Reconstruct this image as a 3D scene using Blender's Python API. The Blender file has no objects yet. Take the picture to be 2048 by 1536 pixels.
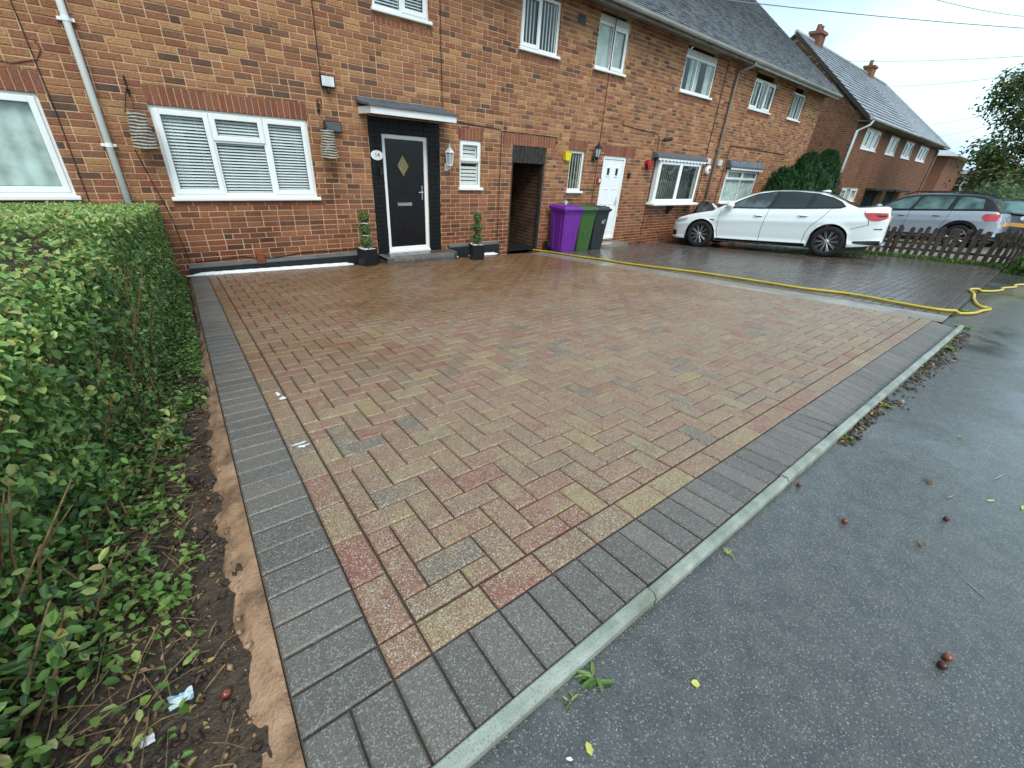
import bpy, math, random
import numpy as np
from mathutils import Vector, Matrix, Euler
R = math.radians
random.seed(7); rng = np.random.default_rng(7)
S = bpy.context.scene
COL = S.collection

# ------------------------------------------------------------------ camera
cam_d = bpy.data.cameras.new('camera'); cam = bpy.data.objects.new('camera', cam_d); COL.objects.link(cam)
CAM = Vector((-0.394, -7.3137, 1.7398))
cam.location = CAM; cam.rotation_euler = (1.073417, -0.064062, -0.685401)
cam_d.sensor_width = 36; cam_d.lens = 840.217 / 2048 * 36; cam_d.clip_start = 0.02; cam_d.clip_end = 2000
S.camera = cam
# ------------------------------------------------------------------ overcast sky and sun
SUN_EL, SUN_AZ = R(50), R(205)
w = bpy.data.worlds.new('World'); S.world = w; w.use_nodes = True
nt = w.node_tree; nt.nodes.clear()
def wn(t, **k):
    n = nt.nodes.new(t)
    for a, b in k.items(): setattr(n, a, b)
    return n
sky = wn('ShaderNodeTexSky', sky_type='NISHITA', sun_disc=False); sky.sun_elevation = SUN_EL; sky.sun_rotation = SUN_AZ
sky.air_density = 1.0; sky.dust_density = 3.0
tc = wn('ShaderNodeTexCoord'); mp = wn('ShaderNodeMapping'); mp.inputs['Scale'].default_value = (1.3, 1.3, 3.2)
no = wn('ShaderNodeTexNoise'); no.inputs['Scale'].default_value = 1.7; no.inputs['Detail'].default_value = 5; no.inputs['Roughness'].default_value = .5
cr = wn('ShaderNodeValToRGB'); cr.color_ramp.elements[0].position = .40; cr.color_ramp.elements[1].position = .60
cr.color_ramp.elements[0].color = (3.5, 4.7, 6.4, 1); cr.color_ramp.elements[1].color = (6.1, 8.4, 8.9, 1)
mx = wn('ShaderNodeMix', data_type='RGBA'); mx.inputs[0].default_value = .88
bg = wn('ShaderNodeBackground'); bg.inputs[1].default_value = .1
out = wn('ShaderNodeOutputWorld')
L = nt.links.new
L(tc.outputs['Generated'], mp.inputs[0]); L(mp.outputs[0], no.inputs['Vector']); L(no.outputs[0], cr.inputs[0])
L(sky.outputs[0], mx.inputs[6]); L(cr.outputs[0], mx.inputs[7]); L(mx.outputs[2], bg.inputs[0]); L(bg.outputs[0], out.inputs[0])
sd = bpy.data.lights.new('sun', 'SUN'); sd.energy = 1.45; sd.angle = R(32); sd.color = (1, .97, .93)
so = bpy.data.objects.new('sun', sd); COL.objects.link(so)
sdir = Vector((math.sin(SUN_AZ) * math.cos(SUN_EL), math.cos(SUN_AZ) * math.cos(SUN_EL), math.sin(SUN_EL)))
so.rotation_euler = (-sdir).to_track_quat('-Z', 'Y').to_euler(); so.location = (0, -5, 20)
vs = S.view_settings; vs.view_transform = 'Standard'; vs.look = 'None'; vs.exposure = 0.86; vs.gamma = 1.0
S.render.engine = 'CYCLES'; S.cycles.max_bounces = 8; S.cycles.transparent_max_bounces = 16

# ================================================================== helpers
def gz(x, y): return -0.020628 * x - 0.098363 * y - 0.0028 + 0.00066376 * x * y
YK = -7.03
def T(x, y):                                     # the lie of the land: drives fall towards the houses
    x = min(max(x, -8.0), 26.0)
    if y > 0.3: y = 0.3
    if y < YK: return gz(x, YK) - 0.035 + 0.02 * min(YK - y, 6)
    return gz(x, y)

class MB:
    def __init__(s): s.v = []; s.f = []; s.r = []
    def add(s, vs, fs, r=None):
        b = len(s.v); s.v += [tuple(v) for v in vs]
        r = random.random() if r is None else r
        for f in fs: s.f.append(tuple(b + i for i in f)); s.r.append(r)
        return s
    def box(s, x0, x1, y0, y1, z0, z1, r=None, M=None):
        vs = [(x, y, z) for z in (z0, z1) for x, y in ((x0, y0), (x1, y0), (x1, y1), (x0, y1))]
        if M is not None: vs = [M @ Vector(v) for v in vs]
        return s.add(vs, [(3, 2, 1, 0), (4, 5, 6, 7), (0, 1, 5, 4), (1, 2, 6, 5), (2, 3, 7, 6), (3, 0, 4, 7)], r)
    def cbox(s, x0, x1, y0, y1, z0, z1, c=.004, r=None, M=None):      # box with chamfered edges
        xs, ys, zs = (x0, x1), (y0, y1), (z0, z1); V = []; idx = {}
        for i in (0, 1):
            for j in (0, 1):
                for k in (0, 1):
                    for ax in range(3):
                        p = [xs[i], ys[j], zs[k]]; sg = [1 if i == 0 else -1, 1 if j == 0 else -1, 1 if k == 0 else -1]
                        for a in range(3):
                            if a != ax: p[a] += sg[a] * c
                        idx[(i, j, k, ax)] = len(V); V.append(p)
        F = []
        for ax in range(3):
            o = [a for a in range(3) if a != ax]
            for e in (0, 1):
                q = []
                for (m, n) in ((0, 0), (1, 0), (1, 1), (0, 1)):
                    t = [0, 0, 0]; t[ax] = e; t[o[0]] = m; t[o[1]] = n; q.append(idx[(*t, ax)])
                F.append(q if (e == 1) == (ax != 1) else q[::-1])
            for m in (0, 1):
                for n in (0, 1):
                    t0 = [0, 0, 0]; t0[o[0]] = m; t0[o[1]] = n; t1 = list(t0); t1[ax] = 1
                    q = [idx[(*t0, o[0])], idx[(*t1, o[0])], idx[(*t1, o[1])], idx[(*t0, o[1])]]
                    F.append(q)
        for i in (0, 1):
            for j in (0, 1):
                for k in (0, 1): F.append([idx[(i, j, k, a)] for a in range(3)])
        if M is not None: V = [M @ Vector(v) for v in V]
        cen = sum((Vector(v) for v in V), Vector()) / len(V)
        G = []
        for f in F:
            p = [Vector(V[i]) for i in f]; n = (p[1] - p[0]).cross(p[2] - p[0])
            G.append(f if n.dot(sum(p, Vector()) / len(p) - cen) >= 0 else f[::-1])
        return s.add(V, G, r)
    def tube(s, pts, rad, n=8, r=None, cap=True, flat=1.0):
        pts = [Vector(p) for p in pts]; rads = rad if isinstance(rad, (list, tuple)) else [rad] * len(pts)
        V = []; u = None
        for i, p in enumerate(pts):
            d = (pts[min(i + 1, len(pts) - 1)] - pts[max(i - 1, 0)])
            d = d.normalized() if d.length > 1e-9 else Vector((0, 0, 1))
            if u is None:
                u = d.orthogonal().normalized()
                if abs(d.z) < .9: u = (Vector((0, 0, 1)) - d * d.z).normalized()
            else: u = (u - d * u.dot(d)).normalized()
            t = d.cross(u)
            for k in range(n):
                a = 2 * math.pi * k / n; V.append(p + (u * math.cos(a) * flat + t * math.sin(a)) * rads[i])
        F = []
        for i in range(len(pts) - 1):
            for k in range(n): F.append((i * n + k, i * n + (k + 1) % n, (i + 1) * n + (k + 1) % n, (i + 1) * n + k))
        if cap: F.append(tuple(range(n))[::-1]); F.append(tuple((len(pts) - 1) * n + k for k in range(n)))
        return s.add(V, F, r)
    def lathe(s, prof, n=16, r=None, M=None, cap=True):
        V = []; F = []
        for (rr, z) in prof:
            for k in range(n):
                a = 2 * math.pi * k / n; V.append(Vector((rr * math.cos(a), rr * math.sin(a), z)))
        for i in range(len(prof) - 1):
            for k in range(n): F.append((i * n + k, i * n + (k + 1) % n, (i + 1) * n + (k + 1) % n, (i + 1) * n + k))
        if cap:
            F.append(tuple(range(n))[::-1]); F.append(tuple((len(prof) - 1) * n + k for k in range(n)))
        if M is not None: V = [M @ v for v in V]
        return s.add(V, F, r)
    def prism(s, poly, fn, t0, t1, r=None):     # polygon (a,b) swept from t0 to t1; fn(a,b,t)->xyz
        n = len(poly); V = [fn(a, b, t0) for a, b in poly] + [fn(a, b, t1) for a, b in poly]
        F = [tuple(range(n))[::-1], tuple(range(n, 2 * n))] + [(i, (i + 1) % n, n + (i + 1) % n, n + i) for i in range(n)]
        return s.add(V, F, r)
    def grid(s, P, r=None, flip=False):
        ni = len(P); nj = len(P[0]); V = [q for row in P for q in row]; F = []
        for i in range(ni - 1):
            for j in range(nj - 1):
                f = (i * nj + j, (i + 1) * nj + j, (i + 1) * nj + j + 1, i * nj + j + 1); F.append(f[::-1] if flip else f)
        return s.add(V, F, r)
    def build(s, name, m, parent=None, smooth=False, centre=False, local=False, origin=None, fix=False):
        me = bpy.data.meshes.new(name); V = np.array(s.v, dtype=float).reshape(-1, 3)
        off = np.zeros(3) if local else (np.array(wloc(parent)) if parent else np.zeros(3))
        loc = np.zeros(3)
        if centre: loc = V.mean(0) - off
        if origin is not None: loc = np.array(origin, float) - off
        V = V - off - loc
        me.from_pydata(V.tolist(), [], s.f); 
        at = me.attributes.new('rnd', 'FLOAT', 'FACE'); at.data.foreach_set('value', s.r)
        if fix:
            import bmesh
            bm = bmesh.new(); bm.from_mesh(me); bmesh.ops.remove_doubles(bm, verts=bm.verts, dist=1e-4); bmesh.ops.recalc_face_normals(bm, faces=bm.faces); bm.to_mesh(me); bm.free()
        if smooth: me.polygons.foreach_set('use_smooth', [True] * len(me.polygons))
        if m: me.materials.append(MAT[m])
        o = bpy.data.objects.new(name, me); COL.objects.link(o); o.location = loc
        if parent: o.parent = parent
        return o
def wloc(o):
    v = Vector()
    while o: v += o.location; o = o.parent
    return v
def fast(name, V, F, rnd, m, parent=None, smooth=False):     # numpy mesh, quads only
    me = bpy.data.meshes.new(name); nf = len(F); k = F.shape[1]
    V = V - (np.array(wloc(parent)) if parent else 0)
    me.vertices.add(len(V)); me.vertices.foreach_set('co', V.astype(np.float32).ravel())
    me.loops.add(nf * k); me.loops.foreach_set('vertex_index', F.astype(np.int32).ravel())
    me.polygons.add(nf); me.polygons.foreach_set('loop_start', np.arange(0, nf * k, k, dtype=np.int32)); me.polygons.foreach_set('loop_total', np.full(nf, k, dtype=np.int32))
    me.update(calc_edges=True); at = me.attributes.new('rnd', 'FLOAT', 'FACE'); at.data.foreach_set('value', rnd.astype(np.float32))
    if smooth: me.polygons.foreach_set('use_smooth', [True] * nf)
    me.materials.append(MAT[m]); o = bpy.data.objects.new(name, me); COL.objects.link(o)
    if parent: o.parent = parent
    return o
def tag(o, label=None, cat=None, group=None, kind=None):
    if label: o['label'] = label
    if cat: o['category'] = cat
    if group: o['group'] = group
    if kind: o['kind'] = kind
    return o
def thing(name, loc, label, cat, group=None, rz=0.0, rot=None):
    o = bpy.data.objects.new(name, None); COL.objects.link(o); o.location = loc; o.empty_display_size = .1
    o.rotation_euler = rot if rot else (0, 0, rz)
    return tag(o, label, cat, group)
def copy_tree(o, parent=None):
    c = o.copy(); COL.objects.link(c); c.parent = parent
    for ch in list(o.children): copy_tree(ch, c)
    return c
def dist_cam(p): return (Vector(p) - CAM).length
CM = Euler((1.073417, -0.064062, -0.685401)).to_matrix().transposed()
def px(p):                                       # where a point shows, only used to rank what shows largest
    q = CM @ (Vector(p) - CAM)
    if q.z > -.05: return None
    return (1024 + 840.2 * q.x / -q.z, 768 - 840.2 * q.y / -q.z, -q.z)
def inframe(p, m=60):
    a = px(p)
    return a is not None and -m < a[0] < 2048 + m and -m < a[1] < 1536 + m
def vnoise(x, y, s=0):
    v = 0
    for i, (a, f) in enumerate(((1, 1), (.5, 2.3), (.25, 5.1))):
        v += a * math.sin(x * f * 3.1 + 1.7 * i + s + 1.3 * math.sin(y * f * 2.3 + s)) * math.cos(y * f * 2.9 - .6 * i + s * 1.7)
    return v / 1.75

# ================================================================== materials
MAT = {}
def srgb(r, g, b):
    f = lambda c: (c / 12.92 if c <= .04045 else ((c + .055) / 1.055) ** 2.4)
    return (f(r / 255), f(g / 255), f(b / 255), 1)
class NT:
    def __init__(s, name):
        m = bpy.data.materials.new(name); m.use_nodes = True; s.t = m.node_tree; s.t.nodes.clear(); MAT[name] = m; s.m = m
        s.out = s.n('ShaderNodeOutputMaterial'); s.b = s.n('ShaderNodeBsdfPrincipled'); s.l(s.b.outputs[0], s.out.inputs[0])
    def n(s, t, **k):
        n = s.t.nodes.new(t)
        for a, b in k.items(): setattr(n, a, b)
        return n
    def l(s, a, b): s.t.links.new(a, b)
    def set(s, k, v):
        i = s.b.inputs[k]
        if hasattr(v, 'is_linked') or hasattr(v, 'links'): s.l(v, i)
        else: i.default_value = v
    def pos(s): return s.n('ShaderNodeNewGeometry').outputs['Position']
    def obj(s): return s.n('ShaderNodeTexCoord').outputs['Object']
    def rnd(s): return s.n('ShaderNodeAttribute', attribute_name='rnd').outputs['Fac']
    def noise(s, scale, detail=3, rough=.55, vec=None, dist=0, map=None):
        n = s.n('ShaderNodeTexNoise'); n.inputs['Scale'].default_value = scale; n.inputs['Detail'].default_value = detail; n.inputs['Roughness'].default_value = rough; n.inputs['Distortion'].default_value = dist
        v = vec if vec is not None else s.pos()
        if map:
            mp = s.n('ShaderNodeMapping'); mp.inputs['Scale'].default_value = map; s.l(v, mp.inputs[0]); v = mp.outputs[0]
        s.l(v, n.inputs['Vector']); return n.outputs[0]
    def voro(s, scale, vec=None, feature='F1', out='Distance'):
        n = s.n('ShaderNodeTexVoronoi', feature=feature); n.inputs['Scale'].default_value = scale; s.l(vec if vec is not None else s.pos(), n.inputs['Vector']); return n.outputs[out]
    def ramp(s, fac, stops, interp='LINEAR'):
        n = s.n('ShaderNodeValToRGB'); c = n.color_ramp; c.interpolation = interp
        while len(c.elements) < len(stops): c.elements.new(.5)
        for e, (p, col) in zip(c.elements, stops): e.position = p; e.color = col if len(col) == 4 else (*col, 1)
        s.l(fac, n.inputs[0]); return n.outputs[0]
    def mix(s, fac, a, b, mode='MIX'):
        n = s.n('ShaderNodeMix', data_type='RGBA', blend_type=mode)
        for i, v in ((0, fac), (6, a), (7, b)):
            if hasattr(v, 'links'): s.l(v, n.inputs[i])
            else: n.inputs[i].default_value = v
        return n.outputs[2]
    def math(s, op, a, b=None, c=None):
        n = s.n('ShaderNodeMath', operation=op)
        for i, v in enumerate((a, b, c)):
            if v is None: continue
            if hasattr(v, 'links'): s.l(v, n.inputs[i])
            else: n.inputs[i].default_value = v
        return n.outputs[0]
    def mr(s, v, a, b, c, d):
        n = s.n('ShaderNodeMapRange'); s.l(v, n.inputs[0])
        for i, q in enumerate((a, b, c, d)): n.inputs[i + 1].default_value = q
        return n.outputs[0]
    def bump(s, h, strength=.3, dist=.01):
        n = s.n('ShaderNodeBump'); n.inputs['Strength'].default_value = strength; n.inputs['Distance'].default_value = dist
        s.l(h, n.inputs['Height']); s.l(n.outputs[0], s.b.inputs['Normal'])
def g(v): return (v, v, v, 1)
def simple(name, col, rough=.5, metal=0, var=.12, scale=8, bump=0, bscale=60, coat=0, spec=.5):
    t = NT(name); nz = t.noise(scale, 4)
    c2 = tuple(max(0, x * (1 - var * 2)) for x in col[:3]) + (1,)
    t.set('Base Color', t.mix(t.mr(nz, .3, .7, 0, 1), col, c2)); t.set('Roughness', t.mr(nz, .3, .7, max(.02, rough - .06), min(1, rough + .08))); t.set('Metallic', metal); t.set('Specular IOR Level', spec)
    if coat: t.set('Coat Weight', coat); t.set('Coat Roughness', .03)
    if bump: t.bump(t.noise(bscale, 3), bump, .004)
    return t
# facing brick: every brick its own tone, with flecks, drag marks and damp near the ground
def brickmat(name, stops, damp=True, rough=.8):
    t = NT(name); r = t.rnd()
    c = t.ramp(r, stops)
    n1 = t.noise(3.2, 4); n2 = t.noise(38, 4, .65, map=(1, 1, 2.4)); n3 = t.noise(240, 3)
    c = t.mix(t.mr(n1, .40, .66, 0, .35), c, srgb(150, 104, 66))
    c = t.mix(t.mr(n2, .46, .66, 0, .75), c, srgb(84, 58, 46))
    c = t.mix(t.mr(n2, .44, .30, 0, .35), c, srgb(184, 136, 88))
    c = t.mix(t.mr(n3, .58, .72, 0, .4), c, srgb(176, 142, 106))
    n5 = t.noise(1.6, 4, .6, map=(1, 1, .3)); c = t.mix(t.mr(n5, .5, .72, 0, .38), c, t.mix(1.0, c, srgb(150, 132, 118), 'MULTIPLY'))
    if damp:
        z = t.n('ShaderNodeSeparateXYZ'); t.l(t.pos(), z.inputs[0])
        h = t.math('ADD', z.outputs[2], t.mr(t.noise(1.3, 4), .3, .7, -.6, .6))
        wet = t.mr(h, .0, 1.7, 1, 0)
        c = t.mix(t.math('MULTIPLY', wet, .8), c, t.mix(.8, c, srgb(196, 132, 100), 'MULTIPLY'))
        t.set('Roughness', t.mr(wet, 0, 1, .85, .5))
    else: t.set('Roughness', rough)
    t.set('Base Color', c); t.set('Specular IOR Level', .3)
    t.bump(t.math('ADD', t.math('MULTIPLY', n2, 1.0), n3), .7, .005)
brickmat('brick', [(0, srgb(82, 68, 64)), (.06, srgb(94, 73, 64)), (.12, srgb(126, 90, 70)), (.28, srgb(152, 103, 75)), (.42, srgb(172, 122, 86)), (.56, srgb(164, 114, 82)), (.70, srgb(178, 131, 92)), (.80, srgb(194, 150, 104)), (.84, srgb(158, 105, 79)), (.94, srgb(148, 90, 70)), (1, srgb(122, 88, 74))])
brickmat('brick_red', [(0, srgb(118, 64, 54)), (.4, srgb(142, 82, 64)), (.7, srgb(126, 80, 70)), (1, srgb(152, 96, 74))], damp=False)
brickmat('brick_far', [(0, srgb(92, 60, 50)), (.3, srgb(130, 84, 64)), (.7, srgb(146, 98, 76)), (1, srgb(110, 70, 56))], damp=False)
brickmat('brick_shaded', [(0, srgb(48, 42, 38)), (.5, srgb(82, 66, 54)), (1, srgb(66, 52, 46))], damp=False)  # darker copy of the brick, shade inside the passage put into its colour
t = NT('mortar'); n1 = t.noise(4, 4); n2 = t.noise(150, 3)
t.set('Base Color', t.mix(t.mr(n1, .3, .7, 0, 1), srgb(214, 182, 146), srgb(178, 138, 106))); t.set('Roughness', .9); t.bump(n2, .4, .004)
# painted brick surround
t = NT('black_paint'); n1 = t.noise(25, 3); t.set('Base Color', t.mix(n1, srgb(11, 12, 14), srgb(21, 22, 25))); t.set('Roughness', .5); t.set('Specular IOR Level', .3); t.bump(t.noise(80, 3), .5, .004)
# paving blocks
def paver(name, stops, wetlo=.28, wethi=.55, blend=None, lite=(.72, .66, .58, 1), la=.42, da=.55, bump=.6, wetscale=.9, hosed=False, vs=330):
    t = NT(name); r = t.rnd(); c = t.ramp(r, stops)
    if blend:
        c = t.mix(t.mr(t.noise(7.5, 3, .6), .42, .66, 0, .55), c, blend[0]); c = t.mix(t.mr(t.noise(11, 3, .55), .50, .68, 0, .6), c, blend[1]); c = t.mix(t.mr(t.noise(9.3, 3, .6), .53, .68, 0, .6), c, blend[2])
    v = t.voro(vs, out='Color'); sp = t.n('ShaderNodeSeparateColor'); t.l(v, sp.inputs[0])
    v2 = t.voro(vs * .55, out='Color'); s2 = t.n('ShaderNodeSeparateColor'); t.l(v2, s2.inputs[0])
    c = t.mix(t.mr(s2.outputs[0], .55, .95, 0, da * .55), c, t.mix(1.0, c, g(.42), 'MULTIPLY'))
    c = t.mix(t.mr(sp.outputs[1], .72, .80, 0, da), c, t.mix(1.0, c, g(.22), 'MULTIPLY'))
    c = t.mix(t.mr(sp.outputs[0], .80, .86, 0, la), c, lite)
    w = t.noise(wetscale, 3, .6); rough = t.mr(w, .38, .62, wetlo, wethi)
    if hosed:                                   # the end by the house has just been hosed down
        z = t.n('ShaderNodeSeparateXYZ'); t.l(t.pos(), z.inputs[0]); m_ = t.mr(t.math('ADD', z.outputs[1], t.mr(t.noise(.8, 3), .3, .7, -1.6, 1.6)), -5.2, -1.6, 0, 1)
        c = t.mix(m_, c, t.mix(1.0, c, srgb(220, 198, 168), 'MULTIPLY')); rough = t.mix(m_, rough, g(.2))
    t.set('Base Color', c); t.set('Roughness', rough); t.set('Specular IOR Level', .5)
    t.bump(t.math('ADD', t.noise(300, 3, .7), t.math('MULTIPLY', sp.outputs[0], .5)), bump, .003)
paver('paver', [(0, srgb(108, 100, 89)), (.03, srgb(114, 105, 92)), (.055, srgb(135, 114, 93)), (.30, srgb(139, 111, 87)), (.46, srgb(144, 115, 91)), (.62, srgb(139, 101, 83)), (.80, srgb(137, 89, 74)), (.85, srgb(144, 121, 91)), (.95, srgb(152, 131, 93)), (1, srgb(135, 127, 95))],
      .26, .46, (srgb(148, 121, 92), srgb(137, 97, 77), srgb(153, 135, 95)), hosed=True)
paver('dark_paver', [(0, srgb(94, 89, 82)), (.5, srgb(102, 96, 89)), (1, srgb(111, 104, 96))], .26, .46, None, (.46, .46, .44, 1), .34, .34, .5)
paver('grey_paver', [(0, srgb(70, 62, 57)), (.5, srgb(86, 75, 67)), (1, srgb(102, 88, 77))], .02, .15, (srgb(78, 70, 64), srgb(90, 74, 63), srgb(84, 78, 72)), (.4, .4, .38, 1), .2, .4, .22, .55)
t = NT('kerb'); n1 = t.noise(9, 4); n2 = t.noise(220, 2)
c = t.mix(t.mr(n1, .35, .7, 0, 1), srgb(158, 164, 153), srgb(112, 120, 108)); c = t.mix(t.mr(n2, .56, .66, 0, .5), c, srgb(84, 86, 78)); c = t.mix(t.mr(t.noise(3.1, 5, .7), .55, .72, 0, .6), c, srgb(92, 94, 76)); t.set('Base Color', c); t.set('Roughness', .55); t.bump(n2, .3, .002)
t = NT('joint_sand'); t.set('Base Color', t.mix(t.noise(30, 3), srgb(48, 42, 36), srgb(78, 66, 54))); t.set('Roughness', .9); t.bump(t.noise(200, 2), .5, .004)
# wet asphalt
t = NT('asphalt'); v = t.voro(360, out='Color'); sp = t.n('ShaderNodeSeparateColor'); t.l(v, sp.inputs[0]); vd = t.voro(170)
n1 = t.noise(.9, 4, .6); n2 = t.noise(14, 3)
c = t.mix(t.mr(n2, .3, .7, 0, 1), srgb(68, 70, 69), srgb(87, 87, 84)); c = t.mix(t.mr(sp.outputs[0], .89, .96, 0, .62), c, srgb(150, 150, 146)); c = t.mix(t.mr(sp.outputs[1], .75, .85, 0, .5), c, g(.015))
t.set('Base Color', c); wet = t.mr(n1, .4, .6, .03, .13); t.set('Roughness', wet)
h = t.math('ADD', t.math('MULTIPLY', vd, -1.0), t.math('MULTIPLY', t.noise(60, 3), .8)); 
bn = t.n('ShaderNodeBump'); bn.inputs['Distance'].default_value = .004; t.l(t.mr(n1, .36, .52, .06, .38), bn.inputs['Strength']); t.l(h, bn.inputs['Height']); t.l(bn.outputs[0], t.b.inputs['Normal'])
t = NT('concrete'); n1 = t.noise(2.2, 5); n2 = t.noise(120, 3); t.set('Base Color', t.mix(t.mr(n1, .3, .7, 0, 1), srgb(150, 142, 132), srgb(112, 104, 96))); t.set('Roughness', t.mr(n1, .35, .65, .14, .5)); t.bump(n2, .15, .003)
t = NT('soil'); n1 = t.noise(9, 6, .65); n2 = t.noise(60, 4); t.set('Base Color', t.mix(t.mr(n1, .35, .68, 0, 1), srgb(46, 36, 28), srgb(86, 68, 50))); t.set('Roughness', t.mr(n2, .3, .7, .4, .85)); t.bump(t.math('ADD', n1, t.math('MULTIPLY', n2, .5)), 1, .03)
t = NT('haunch'); n1 = t.noise(7, 6, .68); n2 = t.noise(90, 4); t.set('Base Color', t.ramp(n1, [(.30, srgb(74, 58, 44)), (.42, srgb(120, 92, 68)), (.55, srgb(158, 124, 96)), (.7, srgb(180, 146, 118))])); t.set('Roughness', .75); t.bump(t.math('ADD', n1, t.math('MULTIPLY', n2, .35)), .9, .02)
t = NT('grass_ground'); n1 = t.noise(3, 5); t.set('Base Color', t.mix(t.mr(n1, .3, .7, 0, 1), srgb(70, 82, 40), srgb(96, 88, 54))); t.set('Roughness', .9); t.bump(t.noise(40, 4), .8, .03)
simple('upvc', (.84, .86, .85, 1), .28, var=.03)
simple('upvc_dull', (.62, .63, .6, 1), .4, var=.08)
simple('white_paint', (.78, .79, .78, 1), .4, var=.05)
t = NT('white_sealant'); t.set('Base Color', t.mix(t.noise(30, 3), (.85, .88, .88, 1), (.6, .64, .62, 1))); t.set('Roughness', .6); t.bump(t.noise(50, 3), .6, .01)
simple('plinth', srgb(34, 36, 40), .5, var=.25, scale=4, bump=.3)
simple('slate_grey', srgb(92, 96, 98), .55, var=.2, scale=5, bump=.2)
simple('lead', srgb(98, 104, 110), .5, var=.2, scale=6, bump=.3, bscale=20)
simple('soffit', srgb(132, 122, 108), .85, var=.25, scale=3, bump=.3)
simple('gutter', srgb(188, 192, 184), .45, var=.15, scale=3)
simple('grey_pipe', srgb(140, 128, 116), .5, var=.2, scale=3)
simple('black_gloss', srgb(6, 6, 10), .25, var=.1)
simple('black_plastic', srgb(20, 21, 23), .45, var=.2)
simple('black_cloth', srgb(20, 20, 22), .55, var=.3, bump=.4, bscale=30)
simple('dark_wood', srgb(58, 52, 47), .7, var=.35, scale=12, bump=.5)
simple('fence_wood', srgb(92, 76, 64), .75, var=.4, scale=9, bump=.6, bscale=90)
simple('chrome', (.7, .7, .72, 1), .2, metal=1, var=.05)
simple('purple_bin', srgb(112, 44, 148), .42, var=.1, scale=3)
simple('green_bin', srgb(62, 98, 48), .42, var=.1, scale=3)
simple('black_bin', srgb(44, 50, 52), .45, var=.1, scale=3)
simple('hose_yellow', srgb(206, 178, 48), .35, var=.12, scale=3)
simple('car_white', (.78, .83, .83, 1), .3, var=.01, coat=1)
simple('car_grey', srgb(150, 158, 168), .35, var=.02, coat=1)
simple('car_blue', srgb(16, 24, 48), .3, var=.02, coat=1)
simple('tyre', srgb(24, 24, 25), .8, var=.2, bump=.3)
simple('rim', (.62, .62, .63, 1), .3, metal=.9, var=.05)
simple('rim_dark', srgb(30, 31, 33), .4, var=.1)
simple('trim_black', srgb(14, 15, 17), .3, var=.1)
simple('plate_yellow', srgb(222, 160, 70), .45, var=.04)
simple('taillight', srgb(190, 20, 34), .12, var=.1, coat=1)
simple('lamp_clear', (.40, .47, .47, 1), .1, var=.1, coat=1)
simple('red_plastic', srgb(158, 26, 30), .35, var=.1)
simple('yellow_plastic', srgb(222, 208, 24), .35, var=.06)
simple('brown_box', srgb(130, 70, 42), .6, var=.15)
simple('cable_black', srgb(42, 32, 28), .6)
simple('cable_brown', srgb(110, 62, 44), .6)
simple('cable_white', srgb(196, 186, 170), .5)
simple('wicker', srgb(196, 188, 176), .7, var=.25, scale=30, bump=.5)
simple('wicker_shade', srgb(120, 106, 92), .8, var=.25, scale=30)
simple('gold_lead', srgb(168, 140, 84), .35, metal=.6, var=.1)
simple('diamond_glass', srgb(150, 140, 104), .15, var=.25, scale=30)
simple('shutter_white', (.78, .77, .74, 1), .5, var=.04)
simple('blind', (.78, .82, .81, 1), .5, var=.06)
simple('blind_cream', srgb(200, 196, 174), .7, var=.1)
simple('curtain', srgb(206, 222, 216), .9, var=.2, scale=5)
simple('room', srgb(52, 62, 68), .9, var=.4, scale=1.5)
simple('room_pale', srgb(128, 144, 142), .9, var=.3, scale=1.5)
simple('stone_white', (.8, .8, .78, 1), .6, var=.15, bump=.5)
simple('fruit', srgb(132, 62, 42), .25, var=.3, scale=40, coat=.3)
simple('fruit_brown', srgb(72, 36, 28), .35, var=.3, scale=40)
simple('rubber_black', srgb(30, 30, 32), .6)
t = NT('litter_blue'); t.set('Base Color', t.mix(t.mr(t.noise(55, 2), .42, .58, 0, 1), srgb(70, 150, 185), srgb(196, 206, 206))); t.set('Roughness', .2)
simple('litter_white', srgb(210, 215, 215), .4, var=.2)
simple('wire', srgb(120, 130, 136), .7)
simple('print_dark', srgb(30, 32, 36), .5); simple('print_white', (.75, .77, .77, 1), .5)
simple('chimney_pot', srgb(128, 86, 74), .8, var=.2)
simple('grey_render', srgb(168, 178, 182), .8, var=.1)
# roof tiles
def tilemat(name, stops):
    t = NT(name); c = t.ramp(t.rnd(), stops); n = t.noise(2.5, 5, .65); c = t.mix(t.mr(n, .45, .7, 0, .5), c, srgb(128, 134, 130)); t.set('Base Color', c); t.set('Roughness', t.mr(t.noise(9, 3), .3, .7, .22, .5)); t.bump(t.noise(60, 3), .4, .005)
tilemat('tile', [(0, srgb(88, 90, 96)), (.4, srgb(116, 120, 126)), (.75, srgb(142, 145, 150)), (.93, srgb(98, 90, 96)), (1, srgb(98, 78, 80))])
tilemat('tile_far', [(0, srgb(118, 122, 130)), (.5, srgb(144, 148, 156)), (1, srgb(164, 168, 174))])
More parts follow.
